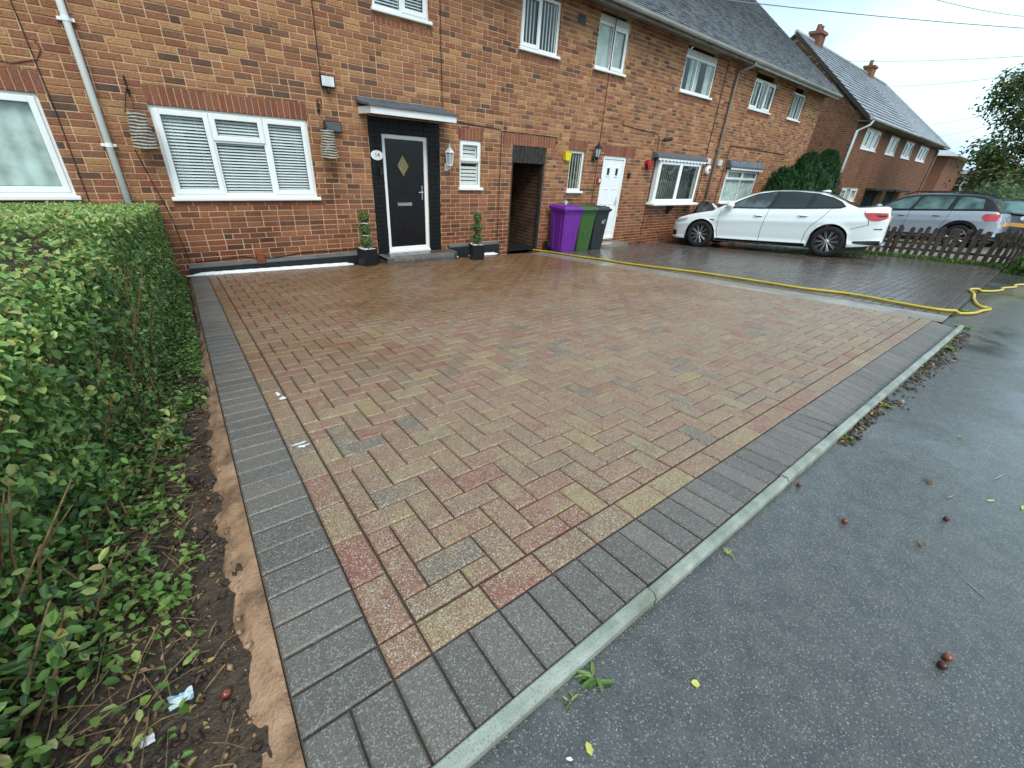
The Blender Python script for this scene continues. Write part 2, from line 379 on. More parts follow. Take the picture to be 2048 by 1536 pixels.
# glass pane: thin, see-through, mirrors more at a slant
t = NT('glass'); tr = t.n('ShaderNodeBsdfTransparent'); gl = t.n('ShaderNodeBsdfGlossy'); gl.inputs['Roughness'].default_value = .01; bw = t.n('ShaderNodeBump'); bw.inputs['Strength'].default_value = .12; bw.inputs['Distance'].default_value = .05; t.l(t.noise(2.2, 2), bw.inputs['Height']); t.l(bw.outputs[0], gl.inputs['Normal']); tr.inputs[0].default_value = (.95, .98, .97, 1)
fr = t.n('ShaderNodeFresnel'); t.l(t.mr(t.n('ShaderNodeNewGeometry').outputs['Backfacing'], 0, 1, 1.6, .625), fr.inputs[0]); ms = t.n('ShaderNodeMixShader'); t.l(fr.outputs[0], ms.inputs[0]); t.l(tr.outputs[0], ms.inputs[1]); t.l(gl.outputs[0], ms.inputs[2]); t.l(ms.outputs[0], t.out.inputs[0])
t = NT('car_glass'); t.set('Base Color', srgb(30, 36, 38)); t.set('Roughness', .04); t.set('Specular IOR Level', .5)
t = NT('car_glass_mid'); t.set('Base Color', t.mix(t.mr(t.noise(2.2, 3), .42, .6, 0, 1), srgb(84, 100, 100), srgb(44, 52, 54))); t.set('Roughness', .04); t.set('Specular IOR Level', .5)
t = NT('car_glass_green'); t.set('Base Color', t.mix(t.mr(t.noise(1.6, 2), .4, .6, 0, 1), srgb(96, 128, 122), srgb(50, 66, 66))); t.set('Roughness', .04); t.set('Specular IOR Level', .5)  # pale green patches put reflections into the pane colour
# leaves
def leafmat(name, stops, rough=.4, trans=.25):
    t = NT(name); c = t.ramp(t.rnd(), stops); c = t.mix(t.mr(t.noise(30, 2), .3, .7, 0, .3), c, srgb(40, 56, 22)); t.set('Base Color', c); t.set('Roughness', rough); t.set('Specular IOR Level', .4)
    tl = t.n('ShaderNodeBsdfTranslucent'); t.l(c, tl.inputs[0]); ms = t.n('ShaderNodeMixShader'); ms.inputs[0].default_value = trans; t.l(t.b.outputs[0], ms.inputs[1]); t.l(tl.outputs[0], ms.inputs[2]); t.l(ms.outputs[0], t.out.inputs[0])
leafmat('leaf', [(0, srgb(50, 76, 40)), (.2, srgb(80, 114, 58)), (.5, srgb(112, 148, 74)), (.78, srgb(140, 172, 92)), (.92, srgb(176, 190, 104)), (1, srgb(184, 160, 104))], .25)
leafmat('leaf_low', [(0, srgb(64, 92, 42)), (.5, srgb(104, 140, 64)), (.9, srgb(144, 170, 84)), (1, srgb(170, 172, 110))], .4)
leafmat('leaf_dead', [(0, srgb(58, 42, 30)), (.45, srgb(100, 74, 50)), (.75, srgb(150, 122, 82)), (1, srgb(166, 150, 84))], .5, .1)
leafmat('leaf_box', [(0, srgb(70, 88, 42)), (.5, srgb(106, 126, 62)), (1, srgb(150, 164, 94))], .5, .15)
leafmat('leaf_cypress', [(0, srgb(18, 40, 24)), (.5, srgb(32, 64, 34)), (1, srgb(54, 94, 48))], .55, .15)
leafmat('leaf_tree', [(0, srgb(58, 78, 44)), (.5, srgb(88, 110, 62)), (.85, srgb(124, 138, 82)), (1, srgb(148, 140, 96))], .5, .3)
leafmat('leaf_red', [(0, srgb(78, 46, 44)), (.5, srgb(110, 72, 66)), (1, srgb(128, 104, 76))], .5, .3)
leafmat('leaf_yellow', [(0, srgb(206, 204, 90)), (1, srgb(214, 214, 120))], .5, .2)
t = NT('bark'); n1 = t.noise(14, 4, map=(1, 1, .3)); t.set('Base Color', t.mix(t.mr(n1, .3, .7, 0, 1), srgb(70, 56, 42), srgb(128, 108, 80))); t.set('Roughness', .85); t.bump(n1, .7, .01)
t = NT('twig'); n1 = t.noise(40, 3); t.set('Base Color', t.mix(t.mr(n1, .3, .7, 0, 1), srgb(84, 66, 46), srgb(150, 124, 86))); t.set('Roughness', .7)

# ================================================================== the ground
def sheet(name, xs, ys, fz, m, kind='structure', parent=None):
    b = MB(); b.grid([[(x, y, fz(x, y)) for y in ys] for x in xs]); return tag(b.build(name, m, parent, smooth=True), kind=kind)
xs = [-300, -80, -30, -12] + [-8 + i * .5 for i in range(60)] + [24, 30, 40, 60, 100, 200, 400]
ys = [-300, -100, -40, -20, -12] + [-10 + i * .5 for i in range(23)] + [2, 4, 8, 20, 60, 300]
sheet('ground', xs, ys, lambda x, y: T(x, y) - .09, 'grass_ground')
fx = [-6 + i * .25 for i in range(85)] + [16, 18, 22, 30, 50, 90]
sheet('footway', fx, [YK + .03, YK - .003] + [YK - .025 - i * .1 for i in range(10)] + [-8.3, -9.0, -9.6], lambda x, y: T(x, min(y, YK - .001)), 'asphalt')
sheet('road', fx, [-9.75, -10.5, -12, -14, -16, -16.2], lambda x, y: T(x, -9.6) - .1, 'asphalt')

# --- number 14's block-paved drive: corner O, a runs along the kerb, b up to the house
O = np.array((-.4290, -6.9714)); KD = np.array((math.cos(-.0261), math.sin(-.0261))); LD = np.array((math.sin(.0500), math.cos(.0500)))
A_MAX, B_MAX = 6.02, 6.86
def ab(a, b):
    q = O + KD * a + LD * b; return float(q[0]), float(q[1])
def paver_mesh(mb, a0, a1, b0, b1, fn, fz, gap=.0028, ch=.0055, dz=0, tilt=(0, 0), depth=.03, r=None):
    a0 += gap; a1 -= gap; b0 += gap; b1 -= gap
    V = []
    ca, cb = (a0 + a1) / 2, (b0 + b1) / 2
    for (d, zz) in ((0, -depth), (0, -ch), (ch, 0)):
        for (a, b) in ((a0 + d, b0 + d), (a1 - d, b0 + d), (a1 - d, b1 - d), (a0 + d, b1 - d)):
            x, y = fn(a, b); V.append((x, y, fz(x, y) + zz + dz + tilt[0] * (a - ca) + tilt[1] * (b - cb)))
    F = [(8, 9, 10, 11)]
    for i in range(4):
        j = (i + 1) % 4; F += [(i, j, 4 + j, 4 + i), (4 + i, 4 + j, 8 + j, 8 + i)]
    mb.add(V, F, r)
def herring(amin, amax, bmin, bmax, oa, ob, s=.1):
    out = []
    n = int((amax - amin) / s) + 6; m = int((bmax - bmin) / s) + 6
    for i in range(-3, n):
        for j in range(-3, m):
            k = (i - j) % 4
            if k == 0: q = (i, i + 2, j, j + 1)
            elif k == 3: q = (i, i + 1, j, j + 2)
            else: continue
            a0, a1, b0, b1 = oa + q[0] * s, oa + q[1] * s, ob + q[2] * s, ob + q[3] * s
            a0, a1, b0, b1 = max(a0, amin), min(a1, amax), max(b0, bmin), min(b1, bmax)
            if a1 - a0 > .012 and b1 - b0 > .012: out.append((a0, a1, b0, b1))
    return out
drive = tag(MB().grid([[(*ab(a, b), T(*ab(a, b)) - .012) for b in np.linspace(0, B_MAX, 30)] for a in np.linspace(0, A_MAX, 24)]).build('driveway', 'joint_sand', smooth=True), kind='structure')
def jit(): return dict(dz=random.gauss(0, .0009), tilt=(random.gauss(0, .006), random.gauss(0, .006)))
def lay(blocks, names, m, parent, fn=ab, nmax=300, rf=None, stuffname='paving_blocks', **kw):
    info = []
    for q in blocks:
        x, y = fn((q[0] + q[1]) / 2, (q[2] + q[3]) / 2); p = (x, y, T(x, y)); a = px(p)
        area = -1
        if inframe(p): area = (q[1] - q[0]) * (q[3] - q[2]) / a[2] ** 3
        info.append((area, q))
    info.sort(key=lambda t: -t[0])
    rest = MB(); nr = 0
    for k, (ar, q) in enumerate(info):
        j = jit(); j.update(kw); r = rf(q) if rf else random.random()
        if k < nmax and ar > 0:
            mb = MB(); paver_mesh(mb, *q, fn, T, r=r, **j); mb.build(names, m, parent, centre=True)
        else: paver_mesh(rest, *q, fn, T, r=r, **j); nr += 1
    if nr: tag(rest.build(stuffname, m, parent), kind='stuff')
lay(herring(.302, A_MAX, .302, B_MAX, .302 - .02, .302 - .022), 'paving_block', 'paver', drive)
# stretcher courses and the charcoal soldier border
st = [(.2, .3, .2, .3)] + [(.3 + .2 * i, min(.5 + .2 * i, A_MAX), .2, .3) for i in range(29) if .3 + .2 * i < A_MAX - .02] + [(.2, .3, .3 + .2 * i, min(.5 + .2 * i, B_MAX)) for i in range(33) if .3 + .2 * i < B_MAX - .02]
lay(st, 'course_block', 'paver', drive)
bd = [(.1 * i, min(.1 * i + .1, A_MAX), 0, .2) for i in range(61) if .1 * i < A_MAX - .02] + [(0, .2, .2 + .1 * i, min(.3 + .1 * i, B_MAX)) for i in range(67) if .2 + .1 * i < B_MAX - .02]
lay(bd, 'border_block', 'dark_paver', drive)
# concrete edging along the footway
KW = .036; kl = .915; s0 = -.42 - 1.0
kn = 0
while True:
    sa = .885 + (kn - 2) * kl ; kn += 1
    sb = min(sa + kl, A_MAX + .02); sa = max(sa, -.9)
    if sa > A_MAX: break
    mb = MB(); P = []; jz, jt, jb = random.gauss(0, .002), random.gauss(0, .003), random.gauss(0, .0015)
    for k in range(5):
        s = sa + .003 + (sb - sa - .006) * k / 4; ring = []
        for (b, z) in ((-KW, -.12), (-KW, -.010), (-KW + .010, 0.004), (-.004, .004), (0, 0), (0, -.12)):
            x, y = ab(s, b + jb); zz = gz(x, max(y, YK - .05)) + z + jz + jt * (k / 4 - .5)
            ring.append((x, y, zz))
        P.append(ring)
    mb.grid(P, flip=True); mb.add(P[0], [tuple(range(6))]); mb.add(P[-1], [tuple(range(6))[::-1]])
    mb.build('edging_stone', 'kerb', drive, centre=True)
# a few white cement smears left on the blocks
for (a, b, sa, sb) in ((.262, 1.37, .035, .012), (.25, 1.40, .03, .008), (.285, 1.95, .02, .02), (.27, 2.03, .014, .03)):
    mb = MB(); n = 12; V = []
    for k in range(n):
        t_ = 2 * math.pi * k / n; rr = random.uniform(.4, 1.3); x, y = ab(a + sa * rr * math.cos(t_), b + sb * rr * math.sin(t_)); V.append((x, y, T(x, y) + .0035))
    mb.add(V, [tuple(range(n))]); mb.build('cement_smear', 'white_sealant', drive, centre=True)

# --- concrete strip beside the drive, then next door's wet block paving
def strip_x(y): return float((O + KD * A_MAX + LD * (y - O[1]))[0])
sheet('concrete_strip', [0, .25, .5, .75, 1], [-7.0 + i * .25 for i in range(28)], lambda x, y: 0, 'concrete')
o = bpy.data.objects['concrete_strip']; me = o.data
for v in me.vertices:
    y = v.co.y; x = strip_x(y) + .008 + v.co.x * .44; v.co = (x, y, T(x, y) - .002 - .012 * math.sin(math.pi * v.co.x))
nd = tag(MB().grid([[(x, y, T(x, y) - .012) for y in np.linspace(-7.02, -.02, 24)] for x in np.linspace(6.2, 13.6, 24)]).build('neighbour_driveway', 'joint_sand', smooth=True), kind='structure')
rows = []
for j in range(70):
    off = .1 * (j % 2) + random.uniform(-.008, .008); y0 = -7.0 + .1 * j; x = strip_x(y0) + .46
    first = True
    while x < 13.5:
        x1 = x + (.2 if not first else (.2 - off if off > .03 else .2)); first = False; rows.append((x, x1, y0, y0 + .1)); x = x1
CS = math.cos(.02), math.sin(.02)
lay(rows, 'paving_block', 'grey_paver', nd, fn=lambda a, b: (a, b))
# next drive beyond the fence
sheet('far_driveway', [13.62 + i * .6 for i in range(14)], [-7.0 + .5 * i for i in range(15)], lambda x, y: T(x, y) - .01, 'concrete')
# --- soil bed and the sandy mortar haunch that holds the border
def soil_z(x, y): return T(x, y) - .035 - (.12 if x > ab(-.01, y - O[1])[0] else 0) + .02 * vnoise(x * 3, y * 2.2) + .012 * vnoise(x * 11, y * 9, 2) + max(0, (-.75 - x)) * .06
sheet('soil', [-3.4 + i * .045 for i in range(76)], [-7.9 + i * .05 for i in range(158)], soil_z, 'soil')
P = []
for i in range(170):
    b = -.35 + i * .0425; wdt = .085 + .022 * vnoise(b * 2.2, .3) + .012 * vnoise(b * 9, 1.3) + .006 * vnoise(b * 23, 2.3)
    if 2.4 < b < 6.9: wdt *= max(.28, 1 - (b - 2.4) * .5)
    row = []
    for k in range(9):
        u = k / 8; x, y = ab(-.002 - wdt * u, b); row.append((x, y, T(x, y) - .014 - .028 * u ** 1.4 + (.010 * vnoise(x * 14, y * 11, 5) + .005 * vnoise(x * 40, y * 31, 1)) * (u > 0)))
    row.append((row[-1][0] - .005, row[-1][1], row[-1][2] - .08)); P.append(row)
mb = MB(); mb.grid(P); tag(mb.build('mortar_haunch', 'haunch', smooth=True), kind='structure')

# ================================================================== the terrace
# houses along the wall plane Y = 0: (x0, x1)
HX = [(-3.6, -.545), (-.545, 6.94), (6.94, 13.56), (13.56, 20.5)]
HL = ['brick terraced house at the left edge with a wide white window above the hedge',
      'brick terraced house with black front door numbered 14 and a dark open passage',
      'brick terraced house with plain white front door behind the three wheelie bins',
      'end brick terraced house behind the white car with green conifers at its front']
HOUSE = [thing('terraced_house', (x0 + .1, .0, T(x0, 0)), l, 'house', 'houses of the near terrace') for (x0, x1), l in zip(HX, HL)]
def house_at(x):
    for i, (a, b) in enumerate(HX):
        if a <= x < b: return i
    return 0 if x < 0 else 3
OPEN = [(-2.9, -.905, .97, 2.0), (.01, 1.79, .955, 2.0), (2.89, 3.71, .08, 1.92), (4.365, 4.85, 1.115, 1.94), (5.60, 6.52, -.4, 1.93),
        (2.90, 3.80, 3.42, 4.5), (5.63, 6.58, 3.42, 4.5), (7.65, 8.63, 3.42, 4.5), (10.90, 12.43, 3.42, 4.5), (14.75, 16.28, 3.45, 4.5), (17.72, 18.80, 3.45, 4.5),
        (7.25, 7.71, 1.08, 1.93), (8.38, 9.26, -.05, 1.89), (10.50, 12.62, .80, 1.90), (14.50, 16.70, .78, 1.82)]
SURR = (2.68, 3.95, -.3, 2.14)
# soldier courses: x0,x1,z0,z1
SOLD = [(-2.9, -.83, 2.0, 2.2), (0, 1.8, 2.0, 2.2), (4.33, 4.88, 1.94, 2.12), (5.34, 6.76, 1.93, 2.13), (7.2, 7.76, 1.93, 2.13), (8.19, 9.59, 1.89, 2.11)]
SILLB = [(2.86, 3.86, 3.30, 3.375), (5.58, 6.66, 3.30, 3.375), (7.6, 8.72, 3.30, 3.375), (10.86, 12.5, 3.30, 3.375), (14.7, 16.34, 3.33, 3.405), (17.66, 18.88, 3.33, 3.405)]
SILLT = [(-.03, 1.9, .88, .945), (4.33, 4.9, 1.04, 1.105)]
# upright piers of redder brick by the passage and white door are ordinary bricks
def subtract(rects, c):
    out = []
    for (x0, x1, z0, z1) in rects:
        a0, a1, c0, c1 = c
        if a1 <= x0 or a0 >= x1 or c1 <= z0 or c0 >= z1: out.append((x0, x1, z0, z1)); continue
        if a0 > x0: out.append((x0, a0, z0, z1))
        if a1 < x1: out.append((a1, x1, z0, z1))
        m0, m1 = max(x0, a0), min(x1, a1)
        if c0 > z0: out.append((m0, m1, z0, c0))
        if c1 < z1: out.append((m0, m1, c1, z1))
    return out
def brick_box(mb, x0, x1, z0, z1, y=0, r=None, d=.02, c=.0035):
    V = [(x0, y + d, z0), (x1, y + d, z0), (x1, y + d, z1), (x0, y + d, z1),
         (x0, y + c, z0), (x1, y + c, z0), (x1, y + c, z1), (x0, y + c, z1),
         (x0 + c, y, z0 + c), (x1 - c, y, z0 + c), (x1 - c, y, z1 - c), (x0 + c, y, z1 - c)]
    F = [(8, 9, 10, 11)]
    for i in range(4):
        j = (i + 1) % 4; F += [(i, j, 4 + j, 4 + i), (4 + i, 4 + j, 8 + j, 8 + i)]
    mb.add(V, F, r)
def bond(x0, x1, z0, z1, cl=.213, ch=.0745, j=.0125):
    k = 0; z = z0
    while z < z1:
        x = x0 - (cl / 2 if k % 2 else 0) - random.uniform(0, .01)
        while x < x1:
            l = cl if random.random() > .13 else cl / 2
            a, b = max(x + j / 2, x0), min(x + l - j / 2, x1)
            if b - a > .02: yield (a, b, z + j / 2, min(z + ch - j / 2, z1))
            x += l
        z += ch; k += 1
pieces = [[] for _ in HX]
for q in bond(HX[0][0], HX[3][1], -.375, 4.42):
    rs = [q]
    for c in OPEN + SOLD + SILLB + SILLT: rs = subtract(rs, c)
    rs2 = []
    for p_ in rs:
        a = subtract([p_], SURR)
        rs2 += [(z, 0) for z in a]
        if not a or a[0] != p_:
            m = (max(p_[0], SURR[0]), min(p_[1], SURR[1]), p_[2], min(p_[3], SURR[3]))
            if m[1] - m[0] > .01 and m[3] - m[2] > .01: rs2.append((m, 1))
    for p_, k in rs2:
        if p_[1] - p_[0] < .012 or p_[3] - p_[2] < .012: continue
        # tonal drift over the wall: browner, darker runs in places
        cx, cz = (p_[0] + p_[1]) / 2, (p_[2] + p_[3]) / 2
        r = random.random()
        if cz < .95 and r > .55: r = random.choice((.12, .25, .3, .62, .9))
        pieces[house_at(cx)].append((p_, k, 'brick' if not k else 'black_paint', r))
for (x0, x1, z0, z1) in SOLD + SILLB + SILLT:
    w_ = .075; n = max(1, round((x1 - x0) / w_)); 
    if (x0, x1, z0, z1) in SILLT: n = max(1, round((x1 - x0) / .225))
    for i in range(n):
        a = x0 + (x1 - x0) * i / n; b = x0 + (x1 - x0) * (i + 1) / n
        pieces[house_at((a + b) / 2)].append(((a + .005, b - .005, z0 + .004, z1 - .005), 2, 'brick_red', random.random()))
for i, H in enumerate(HOUSE):
    info = []
    for (q, k, m, r) in pieces[i]:
        p_ = ((q[0] + q[1]) / 2, 0, (q[2] + q[3]) / 2); a = px(p_)
        info.append((((q[1] - q[0]) * (q[3] - q[2]) / a[2] ** 2) if inframe(p_, 0) else -1, q, k, m, r))
    info.sort(key=lambda t: -t[0]); rest = {}; n = 0
    for (ar, q, k, m, r) in info:
        y = random.gauss(0, .0012) + (-.004 if k == 1 else 0)
        if n < 300 and ar > 0:
            mb = MB(); brick_box(mb, *q, y=y, r=r); mb.build('brick', m, H, centre=True); n += 1
        else: brick_box(rest.setdefault(m, MB()), *q, y=y, r=r)
    for m, mb in rest.items(): tag(mb.build('brickwork', m, H), kind='stuff')
    # mortar backing with the openings left free, and its reveals
    x0, x1 = HX[i]; ops = [o for o in OPEN if o[1] > x0 and o[0] < x1]
    X = sorted({x0, x1} | {min(max(v, x0), x1) for o in ops for v in o[:2]}); Z = sorted({-.4, 4.42} | {v for o in ops for v in o[2:] if v < 4.42})
    mb = MB()
    for a, b in zip(X, X[1:]):
        for c, d in zip(Z, Z[1:]):
            cx, cz = (a + b) / 2, (c + d) / 2
            if any(o[0] < cx < o[1] and o[2] < cz < o[3] for o in ops): continue
            mb.add([(a, .008, c), (b, .008, c), (b, .008, d), (a, .008, d)], [(0, 1, 2, 3)])
    for o in ops:
        a, b, c, d = max(o[0], x0), min(o[1], x1), o[2], min(o[3], 4.42)
        for q in (((a, c), (a, d)), ((b, d), (b, c)), ((a, d), (b, d)), ((b, c), (a, c))):
            (p0, q0), (p1, q1) = q; mb.add([(p0, .008, q0), (p0, .16, q0), (p1, .16, q1), (p1, .008, q1)], [(0, 1, 2, 3)])
    mb.build('wall', 'mortar', H)
    # inner wall behind so that no light leaks through
    mb = MB()
    for a, b in zip(X, X[1:]):
        for c, d in zip(Z, Z[1:]):
            cx, cz = (a + b) / 2, (c + d) / 2
            if any(o[0] < cx < o[1] and o[2] < cz < o[3] for o in ops): continue
            mb.add([(a, .16, c), (b, .16, c), (b, .16, d), (a, .16, d)], [(0, 1, 2, 3)])
    mb.build('inner_wall', 'room', H)

m = MB()
for (a, b, c, d) in subtract([(SURR[0], SURR[1], -.3, SURR[3])], OPEN[2]): m.add([(a, .004, c), (b, .004, c), (b, .004, d), (a, .004, d)], [(0, 1, 2, 3)])
m.build('painted_joints', 'black_paint', HOUSE[1])
m = MB(); m.cbox(7.02, 7.24, -.004, .02, 4.05, 4.20, .003); m.build('air_brick', 'plinth', HOUSE[2])
# ---- windows -------------------------------------------------------
def ring(mb, x0, x1, z0, z1, wd, y0, y1, r=None):
    c = .006
    mb.cbox(x0, x0 + wd, y0, y1, z0, z1, c, r); mb.cbox(x1 - wd, x1, y0, y1, z0, z1, c, r)
    mb.cbox(x0 + wd - .001, x1 - wd + .001, y0 + .0005, y1, z0, z0 + wd, c, r); mb.cbox(x0 + wd - .001, x1 - wd + .001, y0 + .0005, y1, z1 - wd, z1, c, r)
def window(H, x0, x1, z0, z1, lights, y=.035, fw=.05, blind=None, room='room', sill=True, head=None, roomdepth=.5, sash=.042, sy=0.0):
    """lights: (u0,u1,v0,v1,opens) as shares of the frame; frame mesh with sash, pane, sill, blind as sub-parts"""
    f = MB(); ring(f, x0, x1, z0, z1, fw, y, y + .06)
    W_, Hh = x1 - x0, z1 - z0
    for u in sorted({l[0] for l in lights} | {l[1] for l in lights}):
        if .01 < u < .99: f.cbox(x0 + u * W_ - .022, x0 + u * W_ + .022, y + .002, y + .058, z0 + fw - .002, z1 - fw + .002, .006)
    for l in lights:
        if l[3] < .99: f.cbox(x0 + l[0] * W_ + .02, x0 + l[1] * W_ - .02, y + .003, y + .057, z0 + l[3] * Hh - .022, z0 + l[3] * Hh + .022, .006)
    win = f.build('window', 'upvc', H)
    for (u0, u1, v0, v1, opens) in lights:
        a = x0 + u0 * W_ + (fw if u0 < .01 else .022); b = x0 + u1 * W_ - (fw if u1 > .99 else .022)
        c = z0 + v0 * Hh + (fw if v0 < .01 else .022); d = z0 + v1 * Hh - (fw if v1 > .99 else .022)
        if opens:
            m = MB(); e = .018; ring(m, a - e, b + e, c - e, d + e, sash + e, y - .016, y + .03); m.build('sash', 'upvc', win); a += sash; b -= sash; c += sash; d -= sash
        m = MB(); e = .004; ring(m, a - .004, b + .004, c - .004, d + .004, .008, y + .008, y + .02); m.build('gasket', 'trim_black', win)
        m = MB(); m.add([(a, y + .016, c), (b, y + .016, c), (b, y + .016, d), (a, y + .016, d)], [(0, 1, 2, 3)]); m.build('pane', 'glass', win)
        ybl = y + .05
        if blind == 'venetian':
            zz = c + .012; 
            while zz < d - .005:
                m = MB(); tl = .0105; m.add([(a - .01, ybl - .011, zz - tl * .9), (b + .01, ybl - .011, zz - tl * .9), (b + .01, ybl + .011, zz + tl * .9), (a - .01, ybl + .011, zz + tl * .9), (a - .01, ybl - .0112, zz - tl * .9 - .003), (b + .01, ybl - .0112, zz - tl * .9 - .003)], [(0, 1, 2, 3), (4, 5, 1, 0)]); m.build('slat', 'blind', win, centre=True); zz += .036
            for uu in (.2, .8):
                m = MB(); xx = a + (b - a) * uu; m.tube([(xx, ybl - .013, c), (xx, ybl - .013, d)], .0018, 5); m.build('cord', 'blind', win)
        elif blind == 'shutter':
            m = MB(); ring(m, a - .02, b + .02, c - .02, d + .02, .035, ybl - .02, ybl + .01); m.build('shutter_frame', 'shutter_white', win)
            zz = c + .04
            while zz < d - .02:
                m = MB(); m.cbox(a - .0, b + .0, ybl - .002, ybl + .006, zz - .026, zz + .020, .003, M=None); m.build('slat', 'shutter_white', win, centre=True); zz += .062
        elif blind in ('vertical', 'vertical_cream'):
            n = max(3, int((b - a) / (.068 if blind == 'vertical' else .088)))
            for k in range(n):
                xx = a + (b - a) * (k + .5) / n; w2 = .030 if blind == 'vertical' else .033; m = MB(); m.add([(xx - w2, ybl - .005, c - .02), (xx + w2, ybl + .03, c - .02), (xx + w2, ybl + .03, d + .02), (xx - w2, ybl - .005, d + .02)], [(0, 1, 2, 3)]); m.build('slat', 'blind' if blind == 'vertical' else 'blind_cream', win, centre=True)
        elif blind == 'curtain':
            m = MB(); P = []
            for k in range(60):
                u = k / 59; P.append([(a - .02 + (b - a + .04) * u, ybl + .02 + .012 * math.sin(u * 42), zq) for zq in (c - .02, d + .02)])
            m.grid(P); m.build('net_curtain', 'curtain', win, smooth=True)
        elif blind == 'side':
            for s in (0, 1):
                m = MB(); P = []
                for k in range(24):
                    u = k / 23 * .3; uu = u if s == 0 else 1 - u; P.append([(a + (b - a) * uu, ybl + .03 + .02 * math.sin(k * 1.4), zq) for zq in (c - .02, d + .02)])
                m.grid(P); m.build('curtain', 'curtain', win, smooth=True)
    if sill:
        m = MB(); m.cbox(x0 - .035, x1 + .035, y - .085, y + .06, z0 - .045, z0 + .002, .008); m.build('sill', 'upvc', win)
    if head:
        m = MB(); m.cbox(x0, x1, y - .005, y + .05, z1, z1 + head, .005); m.build('head_panel', 'upvc_dull', win)
    # room behind
    m = MB(); yb = y + .13 + roomdepth
    m.add([(x0, y + .12, z0), (x1, y + .12, z0), (x1, yb, z0), (x0, yb, z0), (x0, y + .12, z1), (x1, y + .12, z1), (x1, yb, z1), (x0, yb, z1)], [(0, 1, 2, 3), (7, 6, 5, 4), (3, 2, 6, 7), (0, 3, 7, 4), (2, 1, 5, 6)]); m.build('room', room, win)
    return win
A_, B_, C_, D_ = HOUSE
window(A_, -2.9, -.905, 1.01, 2.0, [(0, .4, 0, 1, 0), (.4, 1, 0, 1, 1)], blind='curtain', room='room_pale')
wb = window(B_, .01, 1.79, .995, 2.0, [(0, .328, 0, 1, 1), (.328, .672, 0, .665, 0), (.328, .672, .665, 1, 1), (.672, 1, 0, 1, 1)], blind='venetian', room='room')
m = MB(); P = []
for k in range(40):
    u = k / 39; P.append([(.03 + .28 * u, .26 + .025 * math.sin(k * 1.3), zq) for zq in (1.0, 1.98)])
m.grid(P); m.build('curtain', 'curtain', wb, smooth=True)
window(B_, 4.365, 4.85, 1.16, 1.94, [(0, 1, 0, .56, 0), (0, 1, .56, 1, 1)], blind='shutter', room='room_pale', fw=.045, sash=.035)
window(B_, 2.90, 3.80, 3.46, 4.32, [(0, .5, 0, 1, 0), (.5, 1, 0, 1, 1)], blind='venetian', room='room_pale')
window(B_, 5.63, 6.58, 3.46, 4.26, [(0, .5, 0, 1, 1), (.5, 1, 0, 1, 0)], blind='vertical', room='room_pale')
window(C_, 7.65, 8.63, 3.46, 4.24, [(0, .5, 0, 1, 0), (.5, 1, 0, 1, 1)], blind='curtain', room='room_pale', head=.1)
window(C_, 10.90, 12.43, 3.46, 4.20, [(0, .4, 0, 1, 0), (.4, 1, 0, 1, 0)], room='room', blind='side', head=.12)
window(D_, 14.75, 16.28, 3.49, 4.25, [(0, .36, 0, 1, 1), (.36, .64, 0, 1, 0), (.64, 1, 0, 1, 1)], room='room', blind='side')
window(D_, 17.72, 18.80, 3.49, 4.25, [(0, .5, 0, 1, 0), (.5, 1, 0, 1, 0)], room='room', blind='side')
window(C_, 7.25, 7.71, 1.12, 1.93, [(0, 1, 0, 1, 0)], blind='vertical_cream', room='room_pale')
wc = window(C_, 10.50, 12.62, .86, 1.90, [(0, .5, 0, 1, 1), (.5, 1, 0, 1, 1)], y=-.13, blind='vertical_cream', room='room_pale', roomdepth=.3)
m = MB(); m.cbox(10.40, 12.72, -.28, .0, .80, .86, .012); m.build('bay_sill', 'upvc', wc)
m = MB(); m.box(10.51, 12.61, -.11, .01, .862, .9); m.box(10.51, 12.61, -.11, .01, 1.88, 1.92); m.box(10.505, 10.535, -.125, .01, .87, 1.9); m.box(12.585, 12.615, -.125, .01, .87, 1.9); m.build('bay_cheek', 'upvc', wc)
m = MB(); m.prism([(-.02, .80), (-.22, .80), (-.20, .76), (-.05, .56), (-.02, .54)], lambda a, b, t: (t, a, b), 11.48, 11.56); m.build('bay_bracket', 'dark_wood', wc)
window(D_, 14.50, 16.70, .83, 1.82, [(0, .5, 0, .7, 0), (.5, 1, 0, .7, 0), (0, .5, .7, 1, 1), (.5, 1, .7, 1, 1)], blind='curtain', room='room_pale', y=-.02)
# grey window hoods with scalloped white trim
def hood(H, x0, x1, z0, z1, dep, zt):
    m = MB(); m.prism([(.0, z1), (.0, z0), (-dep, z0), (-dep, z0 + .05), (-dep * .55, z1 - .03)], lambda a, b, t: (t, a, b), x0, x1); h = m.build('window_hood', 'lead', H)
    m = MB(); n = int((x1 - x0) / .17); w_ = (x1 - x0 - .1) / n
    for i in range(n):
        a = x0 + .05 + i * w_; pts = [(a, z0)] + [(a + w_ * k / 6, z0 - .03 - .03 * math.sin(math.pi * k / 6)) for k in range(7)] + [(a + w_, z0)]
        m.prism(pts, lambda u, v, t: (u, t, v), -dep + .012, -dep + .026)
    m.build('scalloped_trim', 'upvc', h)
hood(C_, 10.28, 12.80, 1.945, 2.08, .2, .06); hood(D_, 14.34, 16.80, 1.86, 2.08, .18, .06)

